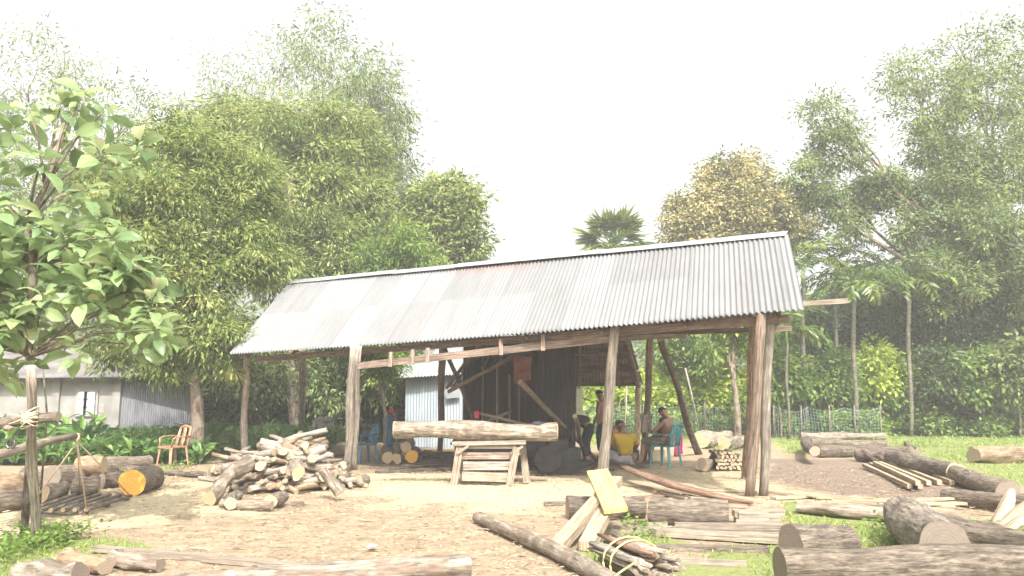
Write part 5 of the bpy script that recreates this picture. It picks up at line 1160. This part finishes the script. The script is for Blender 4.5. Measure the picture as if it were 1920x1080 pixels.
def person(pos, yaw, label, J, bare=True, shirt=None, lower=None, sc=1.0, sleeve=.55, lower_len=.9, hair_r=1.0):
    t = empty('person', pos, label, 'person'); c, s = math.cos(yaw), math.sin(yaw)
    def T(p): x, y, z = p; return V((x*c-y*s, x*s+y*c, z))*sc
    j = {k: T(v) for k, v in J.items()}
    r = lambda x: x*sc
    rb = lambda x: x*sc*1.2
    hd = (j['head']-j['neck']).normalized(); fw = T(J['face'])/sc if 'face' in J else T((0, 1, 0))/sc
    fw = (fw-hd*fw.dot(hd)).normalized(); sd = fw.cross(hd).normalized()
    ch = [[(j['pelvis'], rb(.125)), ((j['pelvis']+j['chest'])/2, rb(.115)), (j['chest'], rb(.135)), (j['neck'], rb(.052)), (j['head']-hd*r(.05)+fw*r(.012), rb(.074)), (j['head'], rb(.100)), (j['head']+hd*r(.07), rb(.080))],
          [(j['head']-hd*r(.05)+fw*r(.012), rb(.074)), (j['head']-hd*r(.045)+fw*r(.070), rb(.020))],          # chin
          [(j['head'], rb(.100)), (j['head']-hd*r(.012)+fw*r(.098), rb(.014))]]                              # nose
    for e in (-1, 1): ch.append([(j['head'], rb(.100)), (j['head']-hd*r(.012)+sd*e*r(.088), rb(.016))])      # ears
    iso = []
    for S_ in 'LR':
        sh, el, wr, hip, kn, an, toe = (j[S_+k] for k in ('sh', 'el', 'wr', 'hip', 'kn', 'an', 'toe'))
        ha = (wr-el).normalized(); pm = wr+ha*r(.07)
        ch.append([(j['chest'], rb(.135)), (sh, rb(.056)), ((sh+el)/2, rb(.047)), (el, rb(.038)), ((el+wr)/2, rb(.036)), (wr, rb(.025)), (pm, rb(.034))])
        ch.append([(j['pelvis'], rb(.125)), (hip, rb(.088)), ((hip+kn)/2, rb(.078)), (kn, rb(.053)), (kn.lerp(an, .35), rb(.052)), (an, rb(.034)), (an.lerp(toe, .55), rb(.036)), (toe, rb(.022))])
        pn = ha.cross(V((0, 0, 1))); pn = pn.normalized() if pn.length > .1 else V((1, 0, 0)); dn = pn.cross(ha).normalized()*-1
        for q, (o_, L) in enumerate(((-.027, .062), (-.009, .074), (.009, .070), (.026, .055))):
            b0 = pm+pn*r(o_)+ha*r(.01); iso.append([(b0, r(.009)), (b0+ha*r(L*.5)+dn*r(.008), r(.0085)), (b0+ha*r(L*.85)+dn*r(.03), r(.007))])
        b0 = wr+ha*r(.025)+pn*r(-.022); iso.append([(b0, r(.010)), (b0-pn*r(.028)+ha*r(.025), r(.0095)), (b0-pn*r(.034)+ha*r(.055)+dn*r(.01), r(.008))])
    skinmesh('body', ch+iso, 'skin', t)
    # hair
    mb = MB(); n0 = len(mb.v); K, N = 7, 14
    for i in range(K+1):
        th = 1.75*i/K
        for q in range(N):
            a = 2*math.pi*q/N; lim = th*(.72 if math.cos(a) > .4 else 1.0)
            d = hd*math.cos(lim)+(fw*math.cos(a)+sd*math.sin(a))*math.sin(lim)
            mb.v.append(tuple(V(pos)+j['head']+hd*r(.028)+d*r(.102*hair_r)*(1+random.uniform(-.02, .02))))
    for i in range(K):
        for q in range(N): q2 = (q+1) % N; mb.face((i*N+q, (i+1)*N+q, (i+1)*N+q2, i*N+q2), None, 0, True)
    mb.build('hair', M['hair'], t)
    for e in (-1, 1):
        mb = MB(); mb.ellipsoid(V(pos)+j['head']+fw*r(.080)+sd*e*r(.031)+hd*r(.012), (r(.011),)*3, 8, 5); mb.build('eye', M['hair'], t)
    if shirt:
        cs = [[(j['pelvis'].lerp(j['chest'], .05), rb(.145)), ((j['pelvis']+j['chest'])/2, rb(.142)), (j['chest'], rb(.158)), (j['chest'].lerp(j['neck'], .62), rb(.078))]]
        for S_ in 'LR': cs.append([(j['chest'], rb(.158)), (j[S_+'sh'], rb(.076)), (j[S_+'sh'].lerp(j[S_+'el'], sleeve), rb(.068)), (j[S_+'sh'].lerp(j[S_+'el'], sleeve+.15), rb(.064))])
        skinmesh('shirt', cs, shirt, t)
    if lower:
        cs = [[(j['pelvis']+V((0, 0, rb(.04))), rb(.142)), (j['pelvis'], rb(.146))]]
        for S_ in 'LR':
            k = [(j['pelvis'], rb(.146)), (j[S_+'hip'], rb(.106)), ((j[S_+'hip']+j[S_+'kn'])/2, rb(.096)), (j[S_+'kn'], rb(.075))]
            if lower_len > 1: k.append((j[S_+'kn'].lerp(j[S_+'an'], lower_len-1), rb(.07)))
            cs.append(k)
        skinmesh('lower_garment', cs, lower, t)
    return t
def pose(**k):
    d = dict(k)
    return d
SIT = lambda zs, lean=0.0, hd=(0, .03): dict(pelvis=(0, -.05, zs+.10), chest=(0, -.10+lean, zs+.42), neck=(0, -.07+lean*1.3, zs+.60), head=(hd[0], hd[1]+lean*1.5, zs+.725),
    Lsh=(-.19, -.08+lean, zs+.53), Rsh=(.19, -.08+lean, zs+.53), Lhip=(-.10, .0, zs+.08), Rhip=(.10, .0, zs+.08))
# bare-chested man on the teal chair, arms round a child
yB = .95
J = SIT(.46); J.update(Lel=(-.24, .18, .74), Lwr=(-.10, .36, .80), Rel=(.24, .16, .74), Rwr=(.08, .36, .76), Lkn=(-.17, .44, .56), Rkn=(.15, .46, .55), Lan=(-.16, .50, .10), Ran=(.16, .42, .09), Ltoe=(-.17, .68, .03), Rtoe=(.17, .60, .03), face=(-.6, 1, -.1))
person(CH+V((0, 0, .02)), yB, 'bare-chested dark-haired man in checked shorts sitting in the teal chair', J, lower='plaid', lower_len=1.15)
J = dict(pelvis=(0, 0, .12), chest=(0, .0, .36), neck=(0, .0, .50), head=(0, .02, .62), Lsh=(-.15, .0, .45), Rsh=(.15, .0, .45), Lel=(-.20, .08, .25), Lwr=(-.08, .24, .22), Rel=(.20, .08, .25), Rwr=(.08, .24, .22),
         Lhip=(-.09, .04, .10), Rhip=(.09, .04, .10), Lkn=(-.12, .36, .12), Rkn=(.12, .36, .12), Lan=(-.12, .42, -.22), Ran=(.12, .42, -.22), Ltoe=(-.12, .55, -.27), Rtoe=(.12, .55, -.27))
person(W(1244, 822, CH.y+.12)-V((0, 0, .12)), yB, 'small dark-haired child held on the lap of the man in the teal chair', J, shirt='black_cloth', lower='plaid', sc=.78)
# yellow shirt, seated on the floor, back to us
J = SIT(.02, .10, (-.03, .02)); J.update(Lel=(-.27, .18, .34), Lwr=(-.14, .40, .30), Rel=(.29, .12, .32), Rwr=(.16, .38, .26), Lkn=(-.36, .34, .22), Rkn=(.38, .32, .22), Lan=(-.02, .40, .06), Ran=(.06, .46, .06), Ltoe=(.14, .46, .03), Rtoe=(-.12, .52, .03), face=(-.4, 1, -.5))
person(G(1172, 870), .12, 'person in a mustard yellow shirt sitting on the floor with their back to us', J, shirt='yellow_shirt', lower='white_cloth', lower_len=.9, sc=1.15)
# salmon shirt, crouching beyond
J = SIT(.14, .16, (.05, .02)); J.update(Lel=(-.26, .20, .46), Lwr=(-.08, .42, .42), Rel=(.27, .20, .46), Rwr=(.10, .44, .42), Lkn=(-.16, .38, .50), Rkn=(.16, .38, .50), Lan=(-.14, .20, .08), Ran=(.14, .20, .08), Ltoe=(-.16, .40, .03), Rtoe=(.16, .40, .03), face=(.5, 1, -.5))
person(G(1150, 862), -.5, 'crouching person in a faded salmon shirt, partly hidden behind the pale middle post', J, shirt='salmon', lower='plaid')
# standing man behind the post
STAND = dict(pelvis=(0, 0, .92), chest=(0, .02, 1.27), neck=(0, .02, 1.46), head=(0, .07, 1.60), Lsh=(-.20, 0, 1.39), Rsh=(.20, 0, 1.39), Lel=(-.27, .0, 1.10), Lwr=(-.22, .14, .88), Rel=(.27, .0, 1.10), Rwr=(.22, .14, .88),
             Lhip=(-.10, 0, .88), Rhip=(.10, 0, .88), Lkn=(-.12, .03, .48), Rkn=(.12, .03, .48), Lan=(-.12, 0, .09), Ran=(.12, 0, .09), Ltoe=(-.14, .19, .03), Rtoe=(.14, .19, .03), face=(0, 1, -.5))
person(G(1131, 862), 1.0, 'bare-chested person standing in a dark dotted sarong behind the pale middle post', STAND, lower='sarong', lower_len=1.7)
# bending figure in black
J = dict(pelvis=(0, -.12, .90), chest=(0, .22, 1.08), neck=(0, .40, 1.04), head=(0, .54, .98), Lsh=(-.19, .32, 1.02), Rsh=(.19, .32, 1.02), Lel=(-.24, .42, .76), Lwr=(-.20, .56, .54), Rel=(.24, .42, .76), Rwr=(.20, .56, .54),
         Lhip=(-.10, -.10, .86), Rhip=(.10, -.10, .86), Lkn=(-.13, .0, .47), Rkn=(.13, .0, .47), Lan=(-.13, -.06, .09), Ran=(.13, -.06, .09), Ltoe=(-.14, .13, .03), Rtoe=(.14, .13, .03), face=(0, .3, -1))
person(G(1098, 870), 1.3, 'person dressed in black bending forward at the right end of the engine', J, shirt='black_cloth', lower='black_cloth', lower_len=1.8, sleeve=.8)
